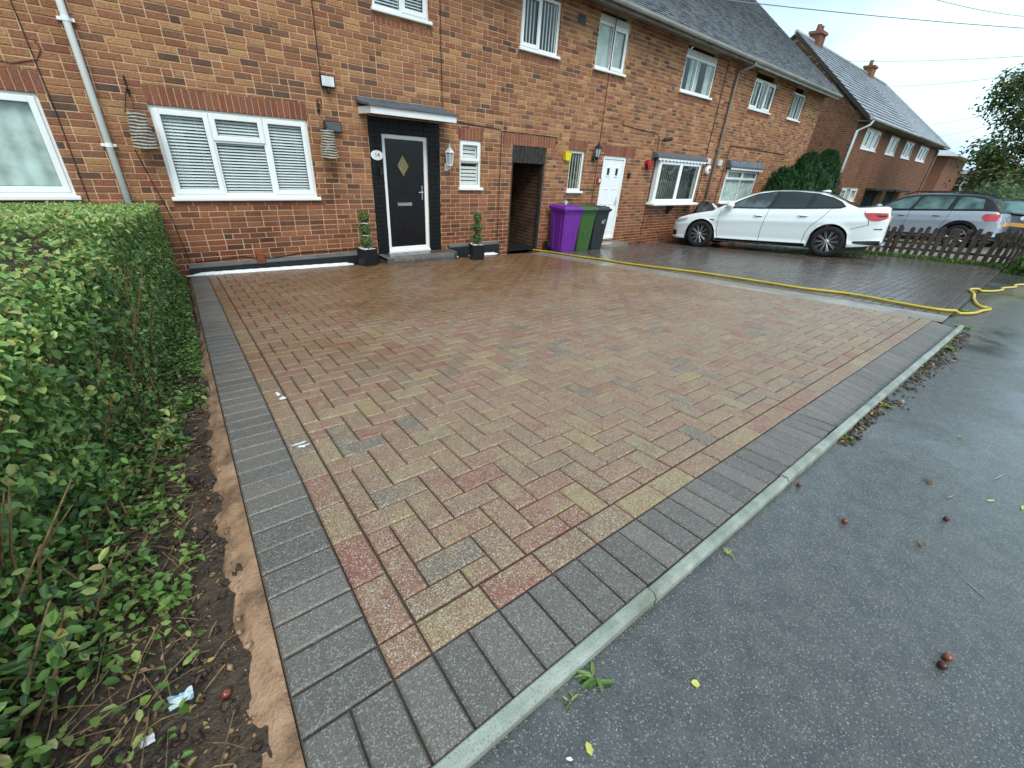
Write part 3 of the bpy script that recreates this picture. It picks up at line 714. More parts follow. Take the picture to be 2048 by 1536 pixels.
# ---- number 14: door, surround, canopy, step, plinth ----------------
f = MB(); ring(f, 2.89, 3.71, .10, 1.92, .062, .03, .10); door = f.build('door', 'upvc', B_); door['label'] = 'black front door with diamond glass in a white frame'
m = MB(); m.cbox(2.945, 3.655, .052, .095, .155, 1.865, .005); m.build('door_leaf', 'black_gloss', door)
m = MB(); m.cbox(2.87, 3.73, .0, .09, .06, .105, .006); m.build('threshold', 'upvc', door)
dc = (3.255, 1.475)
def diamond(s, t0, t1, mname, name):
    m = MB(); m.prism([(dc[0] - .1 * s, dc[1]), (dc[0], dc[1] - .155 * s), (dc[0] + .1 * s, dc[1]), (dc[0], dc[1] + .155 * s)], lambda a, b, t: (a, t, b), t0, t1); return m.build(name, mname, door)
diamond(1.25, .046, .055, 'black_plastic', 'glass_surround'); diamond(1.0, .043, .055, 'diamond_glass', 'diamond_pane')
m = MB()
for sx in (-1, 1):
    for sz in (-1, 1): m.tube([(dc[0] + sx * .1, .042, dc[1]), (dc[0], .042, dc[1] + sz * .155)], .0035, 5); m.tube([(dc[0] + sx * .028, .042, dc[1]), (dc[0], .042, dc[1] + sz * .045)], .004, 5)
m.tube([(dc[0] - .1, .042, dc[1]), (dc[0] - .028, .042, dc[1])], .003, 5); m.tube([(dc[0] + .1, .042, dc[1]), (dc[0] + .028, .042, dc[1])], .003, 5); m.tube([(dc[0], .042, dc[1] + .155), (dc[0], .042, dc[1] + .045)], .003, 5); m.tube([(dc[0], .042, dc[1] - .155), (dc[0], .042, dc[1] - .045)], .003, 5)
m.build('leading', 'gold_lead', door)
m = MB(); m.cbox(3.115, 3.395, .038, .054, .845, .905, .006); m.cbox(3.135, 3.375, .03, .04, .857, .893, .005); m.build('letterbox', 'chrome', door)
m = MB(); m.cbox(3.588, 3.616, .042, .054, .94, 1.17, .005); m.tube([(3.602, .05, 1.07), (3.602, .0, 1.07), (3.595, -.005, 1.07), (3.50, -.005, 1.067)], .010, 8); m.build('handle', 'chrome', door)
m = MB(); m.tube([(2.99, .0525, 1.0), (3.45, .0525, .20)], .006, 6); m.build('groove', 'black_plastic', door)
# canopy: felt roof, white fascia, dark boarded soffit
can = MB(); can.prism([(.02, 2.37), (.02, 2.30), (-.46, 2.245), (-.50, 2.245), (-.50, 2.27), (-.05, 2.325), (-.05, 2.37)], lambda a, b, t: (t, a, b), 2.52, 4.03); canopy = can.build('canopy', 'lead', B_)
m = MB(); m.cbox(2.56, 3.99, -.472, -.447, 2.15, 2.243, .004); m.cbox(2.545, 2.57, -.472, .0, 2.15, 2.243, .004); m.cbox(3.98, 4.005, -.46, .0, 2.15, 2.243, .004); m.build('fascia', 'white_paint', canopy)
m = MB(); m.box(2.572, 3.978, -.445, .0, 2.165, 2.20); m.build('canopy_soffit', 'dark_wood', canopy)
# step of charcoal blocks with a splayed right corner
zs = .075
pl = [(2.66, -.02), (2.66, -.40), (2.74, -.48), (3.95, -.48), (4.10, -.33), (4.10, -.02)]
stp = MB(); stp.prism(pl, lambda a, b, t: (a, b, t), -.12, zs - .012); step = stp.build('door_step', 'slate_grey', B_)
for i in range(12):
    a0 = 2.745 + i * .1; m = MB(); m.cbox(a0 + .002, a0 + .098, -.49, -.285, zs - .06, zs, .006); m.build('step_block', 'dark_paver', step, centre=True)
for i in range(4):
    a0 = 2.66 + .0; m = MB(); m.cbox(a0, a0 + .083, -.40 + i * .095, -.308 + i * .095, zs - .06, zs, .006); m.build('step_block', 'dark_paver', step, centre=True)
for i in range(6):
    for j in range(2):
        a0 = 2.745 + i * .2; b0 = -.283 + j * .13; m = MB(); m.cbox(a0 + .002, a0 + .198, b0, b0 + .126, zs - .05, zs - .002, .005); m.build('step_block', 'grey_paver', step, centre=True)
m = MB(); m.prism([(3.95, -.485), (4.10, -.335), (4.10, -.02), (3.95, -.02)], lambda a, b, t: (a, b, t), zs - .06, zs - .001); m.build('step_corner', 'slate_grey', step)
# plinth with grey weathered top and the white seal at its foot
for (x0, x1) in ((-.06, 2.655), (4.105, 5.34)):
    z0a, z0b = T(x0, 0), T(x1, 0); m = MB()
    m.add([(x0, -.045, z0a - .1), (x1, -.045, z0b - .1), (x1, -.045, .10), (x0, -.045, .10), (x0, .0, .135), (x1, .0, .135), (x0, .0, z0a - .1), (x1, .0, z0b - .1)], [(0, 1, 2, 3), (6, 0, 3, 4), (1, 7, 5, 2)]); pn = m.build('plinth', 'plinth', B_)
    m = MB(); m.add([(x0, -.048, .10), (x1, -.048, .10), (x1, -.001, .138), (x0, -.001, .138), (x0, -.048, .09), (x1, -.048, .09)], [(0, 1, 2, 3), (4, 5, 1, 0)]); m.build('plinth_cap', 'slate_grey', pn)
for (x0, x1, n) in ((-.12, 2.2, 90), (4.12, 4.3, 10), (4.55, 5.3, 30)):
    P = []
    for k in range(n + 1):
        x = x0 + (x1 - x0) * k / n; taper = min(1, k / 8, (n - k) / 6 + .2); wv = (.035 + .012 * vnoise(x * 5, 1) + .008 * vnoise(x * 17, 2)) * taper + .004; zt = T(x, 0)
        P.append([(x, -.046, zt + .035 * taper + .006 * vnoise(x * 13, 4)), (x, -.05 - wv * .4, zt + .02 * taper), (x, -.055 - wv, zt + .006), (x, -.058 - wv * 1.1, zt - .004)])
    m = MB(); m.grid(P, flip=True); m.build('sealant_strip', 'white_sealant', B_, smooth=True)
m = MB(); m.cbox(.78, .88, -.075, -.0, .085, .235, .006); m.build('cable_box', 'brown_box', B_)

# ---- passage through the terrace -----------------------------------
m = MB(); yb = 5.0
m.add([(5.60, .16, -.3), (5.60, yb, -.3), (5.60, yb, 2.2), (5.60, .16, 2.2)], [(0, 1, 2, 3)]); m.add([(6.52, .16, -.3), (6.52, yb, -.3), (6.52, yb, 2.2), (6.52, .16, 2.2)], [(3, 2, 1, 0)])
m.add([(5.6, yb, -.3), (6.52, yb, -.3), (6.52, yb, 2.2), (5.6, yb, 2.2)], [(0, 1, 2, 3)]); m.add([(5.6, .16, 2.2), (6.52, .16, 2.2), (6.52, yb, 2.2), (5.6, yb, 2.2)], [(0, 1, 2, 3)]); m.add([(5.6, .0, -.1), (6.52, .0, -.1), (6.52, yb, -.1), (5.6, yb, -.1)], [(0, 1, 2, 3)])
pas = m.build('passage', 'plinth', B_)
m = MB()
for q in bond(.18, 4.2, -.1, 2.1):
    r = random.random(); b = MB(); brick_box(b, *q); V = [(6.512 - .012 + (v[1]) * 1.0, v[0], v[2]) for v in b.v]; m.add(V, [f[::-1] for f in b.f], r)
tag(m.build('brickwork', 'brick_shaded', pas), kind='stuff')
for k in range(9):
    m = MB(); x = 5.61 + k * .1; m.cbox(x + .004, x + .098, .015, .04, 1.625 + random.uniform(-.004, .004), 1.925, .004); m.build('board', 'dark_wood', B_, centre=True)
m = MB(); m.cbox(5.602, 5.655, .03, .12, -.15, 1.63, .004); m.build('door_jamb', 'dark_wood', B_); m = MB(); m.cbox(6.465, 6.518, .03, .12, -.15, 1.63, .004); m.build('door_jamb', 'dark_wood', B_)

# ---- next door's white door ----------------------------------------
f = MB(); ring(f, 8.38, 9.26, -.03, 1.89, .07, .03, .10); d2 = f.build('door', 'upvc', C_); d2['label'] = 'white panelled front door with two small square panes'
m = MB(); m.cbox(8.455, 9.185, .05, .095, .03, 1.82, .006)
for (a, b, c, d) in ((8.53, 8.79, .15, .72), (8.85, 9.11, .15, .72), (8.53, 8.79, .82, 1.18), (8.85, 9.11, .82, 1.18)): ring(m, a, b, c, d, .022, .042, .06)
m.build('door_leaf', 'upvc', d2)
for a in (8.58, 8.90):
    m = MB(); ring(m, a, a + .16, 1.44, 1.66, .03, .035, .06); m.build('pane_surround', 'upvc', d2); m = MB(); m.box(a + .035, a + .125, .046, .049, 1.475, 1.625); m.build('pane', 'car_glass', d2)
m = MB(); m.cbox(9.12, 9.15, .035, .052, .78, 1.0, .005); m.tube([(9.135, .04, .9), (9.135, -.005, .9), (9.04, -.005, .9)], .01, 8); m.build('handle', 'chrome', d2)
m = MB(); m.prism([(8.3, .0), (8.3, -.38), (9.42, -.38), (9.42, 0)], lambda a, b, t: (a, b, t), -.3, -.075); m.build('door_step', 'concrete', C_)

# ---- roof, soffit, gutters ------------------------------------------
PIT = R(38); EY, EZ = -.42, 4.47
tp = math.tan(PIT)
for i, H in enumerate(HOUSE):
    x0, x1 = HX[i]; x1r = x1 + (.22 if i == 3 else 0)
    m = MB(); m.box(x0, x1r, -.36, .02, 4.42, 4.44); m.build('soffit', 'soffit', H)
    m = MB(); m.box(x0, x1r, -.385, -.36, 4.34, 4.50); m.build('fascia', 'soffit' if i < 3 else 'gutter', H)
    # half-round gutter with joints
    m = MB(); P = []
    for xx in (x0, x1r):
        P.append([(xx, -.445 + .06 * math.cos(a), 4.455 + .06 * math.sin(a)) for a in [math.pi + math.pi * k / 8 for k in range(9)]])
    m.grid(P); m.grid([[(q[0], -.445 + (q[1] + .445) * .9, 4.457 + (q[2] - 4.455) * .9) for q in row] for row in P], flip=True)
    gut = m.build('gutter', 'gutter', H, smooth=True)
    xx = x0 + .4
    while xx < x1r:
        m = MB(); m.tube([(xx, -.445 + .064 * math.cos(a), 4.455 + .064 * math.sin(a)) for a in [math.pi + math.pi * k / 6 for k in range(7)]], .008, 5); m.build('gutter_bracket', 'gutter', gut); xx += .9
    m = MB(); yr = 4.2; m.add([(x0, EY + .03, EZ), (x1r, EY + .03, EZ), (x1r, yr, EZ + (yr - EY) * tp - .03), (x0, yr, EZ + (yr - EY) * tp - .03), (x0, yr * 2 - EY, EZ), (x1r, yr * 2 - EY, EZ)], [(0, 1, 2, 3), (3, 2, 5, 4)]); roof = m.build('roof', 'slate_grey', H)
    if i == 0: continue
    G_, TW = .1, .17; n_r = int((yr - EY) / math.cos(PIT) / G_); tl = []
    for rr in range(n_r):
        d0 = rr * G_; xx = x0 - (TW / 2 if rr % 2 else 0)
        while xx < x1r - .01:
            a, b = max(xx, x0), min(xx + TW, x1r)
            yc = EY - .04 + (d0 + .05) * math.cos(PIT); zc = EZ + (yc - EY) * tp
            p_ = ((a + b) / 2, yc, zc); q = px(p_); ar = -1
            if q and -100 < q[0] < 2100 and -100 < q[1] < 500: ar = 1 / q[2] ** 2
            tl.append((ar, a, b, d0)); xx += TW
    tl.sort(key=lambda t: -t[0]); rest = MB(); n = 0
    for (ar, a, b, d0) in tl:
        if ar < 0 and i < 3: continue
        mb = MB() if (n < 300 and ar > 0) else rest; j = random.gauss(0, .0018); V = []
        for (d, h) in ((d0 - .045, .040), (d0 + .12, .006)):
            for hh in (h - .024, h):
                for xx in (a + .002, b - .0015):
                    V.append((xx, EY + d * math.cos(PIT) - (hh + j) * math.sin(PIT), EZ + d * math.sin(PIT) + (hh + j) * math.cos(PIT)))
        mb.add(V, [(2, 3, 7, 6), (0, 1, 3, 2), (0, 2, 6, 4), (1, 5, 7, 3)])
        if mb is not rest: mb.build('roof_tile', 'tile', roof, centre=True); n += 1
    if rest.v: tag(rest.build('roof_tiles', 'tile', roof), kind='stuff')
# gable end wall of the terrace and its verge
m = MB(); m.add([(20.5, 0, -.4), (20.5, 8.4, -.4), (20.5, 8.4, 4.45), (20.5, 4.2, 8.0), (20.5, 0, 4.45)], [(0, 1, 2, 3, 4)]); m.build('gable_wall', 'brick_far', D_)
# downpipes
def downpipe(H, x, z0, z1, mname, rad=.034, y=-.06, swan=True, clips=(1.0, 2.6)):
    pts = [(x, y, z0), (x, y, z1)]
    if swan: pts += [(x, y - .01, z1 + .05), (x + .08, -.40, z1 + .16), (x + .08, -.44, z1 + .24)]
    m = MB(); m.tube(pts, rad, 12); dp = m.build('downpipe', mname, H, smooth=True)
    for z in clips:
        m = MB(); m.tube([(x, y, z - .018), (x, y, z + .018)], rad + .006, 12); m.cbox(x - .07, x + .07, y + .02, -.0, z - .016, z + .016, .003); m.build('pipe_clip', mname, dp)
downpipe(B_, -.465, .3, 4.16, 'upvc', clips=(1.55, 2.68, 3.8))
downpipe(C_, 13.50, -.2, 4.16, 'grey_pipe', .04, clips=(.9, 2.3, 3.5))
# cables on the brickwork
def cable(H, pts, rad=.006, m_='cable_black'):
    m = MB(); m.tube([(x, -.006, z) for x, z in pts], rad, 6); return m.build('cable', m_, H)
cable(A_, [(-.84, 4.4), (-.83, 2.76), (-.81, 1.8), (-.82, .6)], .005)
cable(A_, [(-1.6, 2.30), (-1.0, 2.24), (-.80, 2.30), (-.74, 2.40), (-.77, 2.47)], .006, 'cable_brown')
cable(B_, [(-.16, 2.1), (-.22, 1.9)], .004); cable(B_, [(-.24, 1.52), (-.18, 1.2), (-.10, .84), (-.05, .4), (-.03, .16)], .005)
cable(B_, [(2.07, 4.4), (2.06, 3.4), (2.05, 2.56)], .006); cable(B_, [(3.99, 4.4), (3.995, 3.3), (4.01, 2.39)], .006)
cable(B_, [(4.03, 2.22), (4.5, 2.19), (5.1, 2.17), (5.26, 2.16), (5.30, 2.12), (5.30, 1.2), (5.31, .05)], .007); cable(B_, [(5.30, 2.14), (5.9, 2.145), (6.76, 2.14), (6.77, 2.0)], .006)
cable(B_, [(.88, .16), (1.0, .14), (1.4, .19), (1.9, .185), (2.4, .20), (2.65, .19)], .006); cable(B_, [(.78, .16), (.6, .20), (.3, .175), (0, .17)], .005)
cable(C_, [(8.12, 4.4), (8.13, 3.1), (8.15, 2.09), (8.17, .5), (8.2, -.05)], .011, 'cable_brown'); cable(C_, [(8.86, 2.62), (8.87, 2.54), (9.6, 2.50), (10.30, 2.47), (10.42, 2.4), (10.45, 2.3), (10.46, 1.0), (10.45, 0)], .008)
cable(C_, [(8.12, 1.92), (8.2, 1.93), (8.34, 1.925)], .008, 'cable_white'); cable(D_, [(14.2, 0), (14.25, 2.0), (14.3, 2.45), (15.6, 2.45), (18.5, 2.42)], .012); cable(C_, [(12.95, 4.3), (12.97, 2.4), (13.0, .6)], .012)
cable(B_, [(2.72, 2.12), (2.70, 1.7), (2.72, 1.4)], .005)
m = MB(); m.cbox(9.38, 9.45, -.05, 0, 1.43, 1.56, .006); m.build('key_safe', 'black_plastic', C_)
m = MB(); m.cbox(2.80, 2.86, -.05, 0, 1.32, 1.43, .006); m.build('doorbell', 'black_plastic', B_)
m = MB(); m.cbox(13.0, 13.2, -.08, 0, 1.9, 2.05, .01); m.build('meter_box', 'upvc_dull', C_); m = MB(); m.cbox(13.72, 13.92, -.08, 0, 1.88, 2.05, .01); m.build('meter_box', 'upvc_dull', D_)
m = MB(); m.cbox(8.22, 8.37, -.03, .0, 1.29, 1.42, .006); m.build('sign_plate', 'red_plastic', C_); m = MB(); m.cbox(8.275, 8.345, -.034, -.028, 1.32, 1.40, .002); m.build('sign_panel', 'print_white', C_)

# ================================================================== fittings on the walls
def text_mesh(name, body, size, m, parent, loc, rot=(R(90), 0, 0), ext=.002):
    cu = bpy.data.curves.new(name, 'FONT'); cu.body = body; cu.size = size; cu.extrude = ext; cu.align_x = 'CENTER'; cu.align_y = 'CENTER'
    tmp = bpy.data.objects.new(name, cu); COL.objects.link(tmp); dg = bpy.context.evaluated_depsgraph_get(); me = bpy.data.meshes.new_from_object(tmp.evaluated_get(dg))
    bpy.data.objects.remove(tmp); o = bpy.data.objects.new(name, me); COL.objects.link(o); me.materials.clear(); me.materials.append(MAT[m]); o.parent = parent; o.location = loc; o.rotation_euler = rot; return o
# oval house number
t_ = thing('house_number_plate', (2.785, -.01, 1.61), 'white oval plate with black 14 beside the black front door', 'sign')
m = MB(); m.lathe([(.0, 0), (.098, 0), (.1, .006), (.094, .012), (.0, .014)], 28, M=Matrix.Rotation(R(90), 4, 'X') @ Matrix.Diagonal((1.05, .72, 1, 1))); m.build('plate', 'upvc', t_, local=True, smooth=False)
text_mesh('numerals', '14', .085, 'print_dark', t_, (0, -.0145, .002))
# hanging ribbed lanterns on scrolled iron brackets
def bracket(x, z, label):
    t = thing('wall_bracket', (x, 0, z), label, 'bracket', 'iron hanging brackets by the window')
    m = MB(); m.tube([(0, -.005, .10), (0, -.005, -.09)], .007, 6); m.tube([(0, -.005, .09), (0, -.10, .10), (0, -.17, .085)], .006, 6)
    m.tube([(0, -.005 - .04 - .035 * math.cos(a), .0 + .045 * math.sin(a)) for a in [k * .5 for k in range(13)]], .005, 5); m.tube([(0, -.17 + .02 * math.sin(a), .085 - .02 + .02 * math.cos(a)) for a in [k * .6 for k in range(9)]], .005, 5)
    m.box(-.02, .02, -.008, 0, -.06, -.02); m.build('scroll', 'black_plastic', t, local=True); return t
def lantern_shade(x, y, z, hgt, r0, r1, label):
    t = thing('hanging_lantern', (x, y, z), label, 'lantern', 'ribbed hanging lanterns by the window'); n = 11
    for k in range(n):
        u = k / (n - 1); rr = r0 + (r1 - r0) * u; zz = -u * hgt
        m = MB(); m.tube([(rr * math.cos(a), rr * math.sin(a), zz + .004 * math.sin(3 * a + k)) for a in [2 * math.pi * q / 22 for q in range(23)]], .0085, 6); m.build('rib', 'wicker', t, local=True)
    m = MB(); m.lathe([(r0 * .93, 0), (r1 * .93, -hgt)], 22, cap=False); m.build('liner', 'wicker_shade', t, local=True)
    m = MB(); m.tube([(0, 0, 0), (0, 0, .20)], .003, 5)
    for a in (0, 2.1, 4.2): m.tube([(r0 * math.cos(a), r0 * math.sin(a), 0), (0, 0, .06)], .002, 4)
    m.build('hanging_wire', 'black_plastic', t, local=True); return t
bracket(-.135, 2.15, 'black iron scroll bracket left of the big window'); bracket(1.965, 2.17, 'black iron scroll bracket right of the big window')
lantern_shade(-.13, -.155, 1.885, .335, .082, .118, 'ribbed pale grey cone-shaped hanging lantern left of the big window')
lantern_shade(2.0, -.15, 1.885, .335, .08, .118, 'ribbed pale grey cone-shaped hanging lantern right of the big window')
# floodlights
t_ = thing('floodlight', (2.12, -.01, 2.49), 'white-faced floodlight with motion sensor above the right iron bracket', 'floodlight')
m = MB(); m.cbox(-.1, .1, -.075, -.035, -.075, .075, .008); m.build('housing', 'black_plastic', t_, local=True)
m = MB(); m.cbox(-.085, .085, -.079, -.074, -.058, .06, .002); m.build('lens', 'print_white', t_, local=True)
m = MB(); m.box(-.03, .03, -.04, .01, -.03, .03); m.tube([(0, -.05, -.075), (0, -.06, -.11)], .01, 6); m.lathe([(.0, -.03), (.026, -.02), (.026, .0), (.012, .02)], 12, M=Matrix.Translation((0, -.06, -.115))); m.build('sensor', 'black_plastic', t_, local=True)
t_ = thing('floodlight', (2.12, -.01, 1.945), 'slim black floodlight panel above the right hanging lantern', 'floodlight')
m = MB(); m.cbox(-.125, .125, -.07, -.03, -.07, .07, .007); m.box(-.03, .03, -.04, .01, -.02, .02); m.build('housing', 'black_plastic', t_, local=True)
m = MB(); m.cbox(-.11, .115, -.074, -.069, -.055, .06, .002); m.build('lens', 'slate_grey', t_, local=True)
# carriage lanterns
def carriage(x, z, s, mcol, label):
    t = thing('wall_lantern', (x, 0, z), label, 'wall lamp', 'carriage lanterns by the doors'); y = -.12
    m = MB(); Tm = Matrix.Translation((0, y, 0))
    m.lathe([(.0, .205 * s), (.012 * s, .2 * s), (.016 * s, .18 * s), (.01 * s, .165 * s), (.022 * s, .15 * s), (.045 * s, .125 * s), (.085 * s, .085 * s), (.098 * s, .075 * s), (.092 * s, .065 * s), (.075 * s, .062 * s)], 6, M=Tm); m.build('roof', mcol, t, local=True)
    m = MB(); m.lathe([(.075 * s, .062 * s), (.052 * s, -.115 * s)], 6, M=Tm, cap=False); m.build('glass', 'lamp_clear', t, local=True)
    m = MB()
    for k in range(6):
        a = k * math.pi / 3; m.tube([(.077 * s * math.cos(a), y + .077 * s * math.sin(a), .065 * s), (.054 * s * math.cos(a), y + .054 * s * math.sin(a), -.118 * s)], .006 * s, 5)
    m.lathe([(.058 * s, -.112 * s), (.056 * s, -.13 * s), (.03 * s, -.15 * s), (.012 * s, -.165 * s), (.012 * s, -.185 * s), (.0, -.19 * s)], 6, M=Tm); m.tube([(0, y, -.15 * s), (0, y + .05, -.19 * s), (0, -.01, -.15 * s)], .008, 6); m.cbox(-.035, .035, -.02, 0, -.22 * s, -.1 * s, .005); m.build('cage', mcol, t, local=True)
carriage(4.075, 1.65, 1.0, 'white_paint', 'white carriage lantern right of the black front door'); carriage(7.98, 1.95, .95, 'black_plastic', 'black carriage lantern left of the white front door')
# alarm boxes and a camera
t_ = thing('alarm_box', (7.1, 0, 1.82), 'bright yellow alarm box left of the narrow window', 'alarm'); m = MB(); m.prism([(-.095, .075), (-.07, -.09), (.07, -.09), (.095, .075)], lambda a, b, t: (a, t, b), -.08, 0); m.build('case', 'yellow_plastic', t_, local=True); m = MB(); m.cbox(-.1, .1, -.085, 0, .07, .083, .004); m.build('cap', 'yellow_plastic', t_, local=True)
t_ = thing('alarm_box', (10.14, 0, 1.77), 'red alarm box between the white door and the bay window', 'alarm'); m = MB(); m.prism([(-.11, .09), (-.125, .015), (-.05, -.105), (.05, -.105), (.125, .015), (.11, .09)], lambda a, b, t: (a, t, b), -.1, 0); m.build('case', 'red_plastic', t_, local=True)
t_ = thing('alarm_box', (13.22, 0, 1.75), 'round white and red alarm beside the grey downpipe', 'alarm'); m = MB(); m.lathe([(.12, 0), (.12, .06), (.08, .09), (0, .095)], 18, M=Matrix.Rotation(R(90), 4, 'X')); m.build('case', 'upvc', t_, local=True); m = MB(); m.lathe([(.05, .09), (.05, .1), (0, .102)], 14, M=Matrix.Rotation(R(90), 4, 'X')); m.build('button', 'red_plastic', t_, local=True)
t_ = thing('security_camera', (10.6, 0, 2.34), 'black security camera above the grey window hood', 'camera'); m = MB(); m.tube([(0, 0, 0), (0, -.07, .02)], .02, 8); m.build('mount', 'black_plastic', t_, local=True); m = MB(); m.tube([(-.06, -.09, .01), (.13, -.19, .045)], .04, 12); m.build('body', 'black_plastic', t_, local=True); m = MB(); m.tube([(.125, -.187, .044), (.135, -.193, .046)], .03, 12); m.build('lens', 'car_glass', t_, local=True)

# ================================================================== foliage helpers
def leaf_mesh(C, N, Dr, Ls, Ws, fold=.25, bend=.15):
    """C centres (base), N normals, Dr directions (n,3); returns V,F: two folded quads a leaf"""
    n = len(C); Dr = Dr / (np.linalg.norm(Dr, axis=1, keepdims=True) + 1e-9); Sd = np.cross(Dr, N); Sd /= (np.linalg.norm(Sd, axis=1, keepdims=True) + 1e-9); N = np.cross(Sd, Dr)
    Ls = Ls[:, None]; Ws = Ws[:, None]
    def at(u, w, h): return C + Dr * Ls * u + Sd * Ws * w + N * (Ws * h - Ls * bend * u * u)
    V = np.stack([at(0, 0, 0), at(.32, .5, fold), at(.72, .42, fold * .8), at(1, 0, 0), at(.72, -.42, fold * .8), at(.32, -.5, fold)], 1).reshape(-1, 3)
    b = np.arange(n)[:, None] * 6; F = np.concatenate([b + np.array([0, 1, 2, 3]), b + np.array([0, 3, 4, 5])], 1).reshape(-1, 4)
    return V, F
def unit(n):
    v = rng.normal(size=(n, 3)); return v / np.linalg.norm(v, axis=1, keepdims=True)
def leaves(name, C, outward, L0, L1, ratio, m, parent, spread=.8, rv=None, droop=0.0):
    n = len(C); N = outward + spread * unit(n); N /= np.linalg.norm(N, axis=1, keepdims=True); D = unit(n) + .4 * outward; D -= N * (D * N).sum(1, keepdims=True); D[:, 2] -= droop
    Ls = rng.uniform(L0, L1, n); V, F = leaf_mesh(C, N, D, Ls, Ls * ratio * rng.uniform(.85, 1.15, n))
    r = rng.random(n) if rv is None else rv
    return fast(name, V, F, np.repeat(r, 2), m, parent)

# ---- topiary pots beside the step -----------------------------------
def topiary(x, y, label, rz, h=1.0):
    z = T(x, y); t = thing('potted_topiary', (x, y, z), label, 'potted plant', 'topiary pots flanking the door', rz)
    m = MB(); a, b, hh = .105, .122, .28
    V = [(-a, -a, 0), (a, -a, 0), (a, a, 0), (-a, a, 0), (-b, -b, hh), (b, -b, hh), (b, b, hh), (-b, b, hh), (-b + .01, -b + .01, hh), (b - .01, -b + .01, hh), (b - .01, b - .01, hh), (-b + .01, b - .01, hh), (-b + .01, -b + .01, hh - .03), (b - .01, -b + .01, hh - .03), (b - .01, b - .01, hh - .03), (-b + .01, b - .01, hh - .03)]
    F = [(3, 2, 1, 0), (12, 13, 14, 15)]
    for k in range(3):
        for i in range(4): j = (i + 1) % 4; F.append((4 * k + i, 4 * k + j, 4 * k + 4 + j, 4 * k + 4 + i))
    m.add(V, F); m.build('pot', 'black_plastic', t, local=True)
    m = MB()
    for k in range(70):
        c = Vector((random.uniform(-.1, .1), random.uniform(-.1, .1), hh - .012 + random.uniform(-.008, .012))); s = random.uniform(.010, .017)
        m.lathe([(0, -s), (s, -s * .3), (s * .9, s * .4), (0, s * .7)], 6, M=Matrix.Translation(c) @ Euler((random.uniform(0, .6), 0, random.uniform(0, 3))).to_matrix().to_4x4())
    m.build('white_stones', 'stone_white', t, local=True)
    m = MB(); m.tube([(0, 0, hh - .03), (0, 0, .82)], .012, 8); m.build('stem', 'bark', t, local=True)
    for k, (zc, rr) in enumerate(((.385, .098), (.575, .094), (.755, .085))):
        m = MB(); m.lathe([(rr * .8 * math.cos(a), zc + rr * .8 * math.sin(a)) for a in np.linspace(-1.5, 1.5, 9)], 14); core = m.build('foliage_ball', 'leaf_cypress', t, local=True, smooth=True)
        n = 520; u = unit(n); C = u * rr * rng.uniform(.78, 1.0, (n, 1)) + np.array((0, 0, zc)); Nn = u + .7 * unit(n); D = unit(n) + .5 * u
        V, Fq = leaf_mesh(C, Nn, D, rng.uniform(.016, .026, n), rng.uniform(.010, .015, n)); o = fast('leaf_cluster', V, Fq, np.repeat(rng.random(n), 2), 'leaf_box', None); o.parent = core
    m = MB()   # pale ribbon tied between the balls
    for zc in (.48, .665):
        m.tube([(.05 * math.cos(a), .05 * math.sin(a), zc + .008 * math.sin(2 * a)) for a in [2 * math.pi * k / 10 for k in range(11)]], .008, 5)
    if label.startswith('three-ball topiary in a black pot left'): m.build('white_tie', 'white_sealant', t, local=True)
    return t
topiary(2.335, -.36, 'three-ball topiary in a black pot left of the door step', .1); topiary(4.35, -.62, 'three-ball topiary in a black pot right of the door step', -.25)
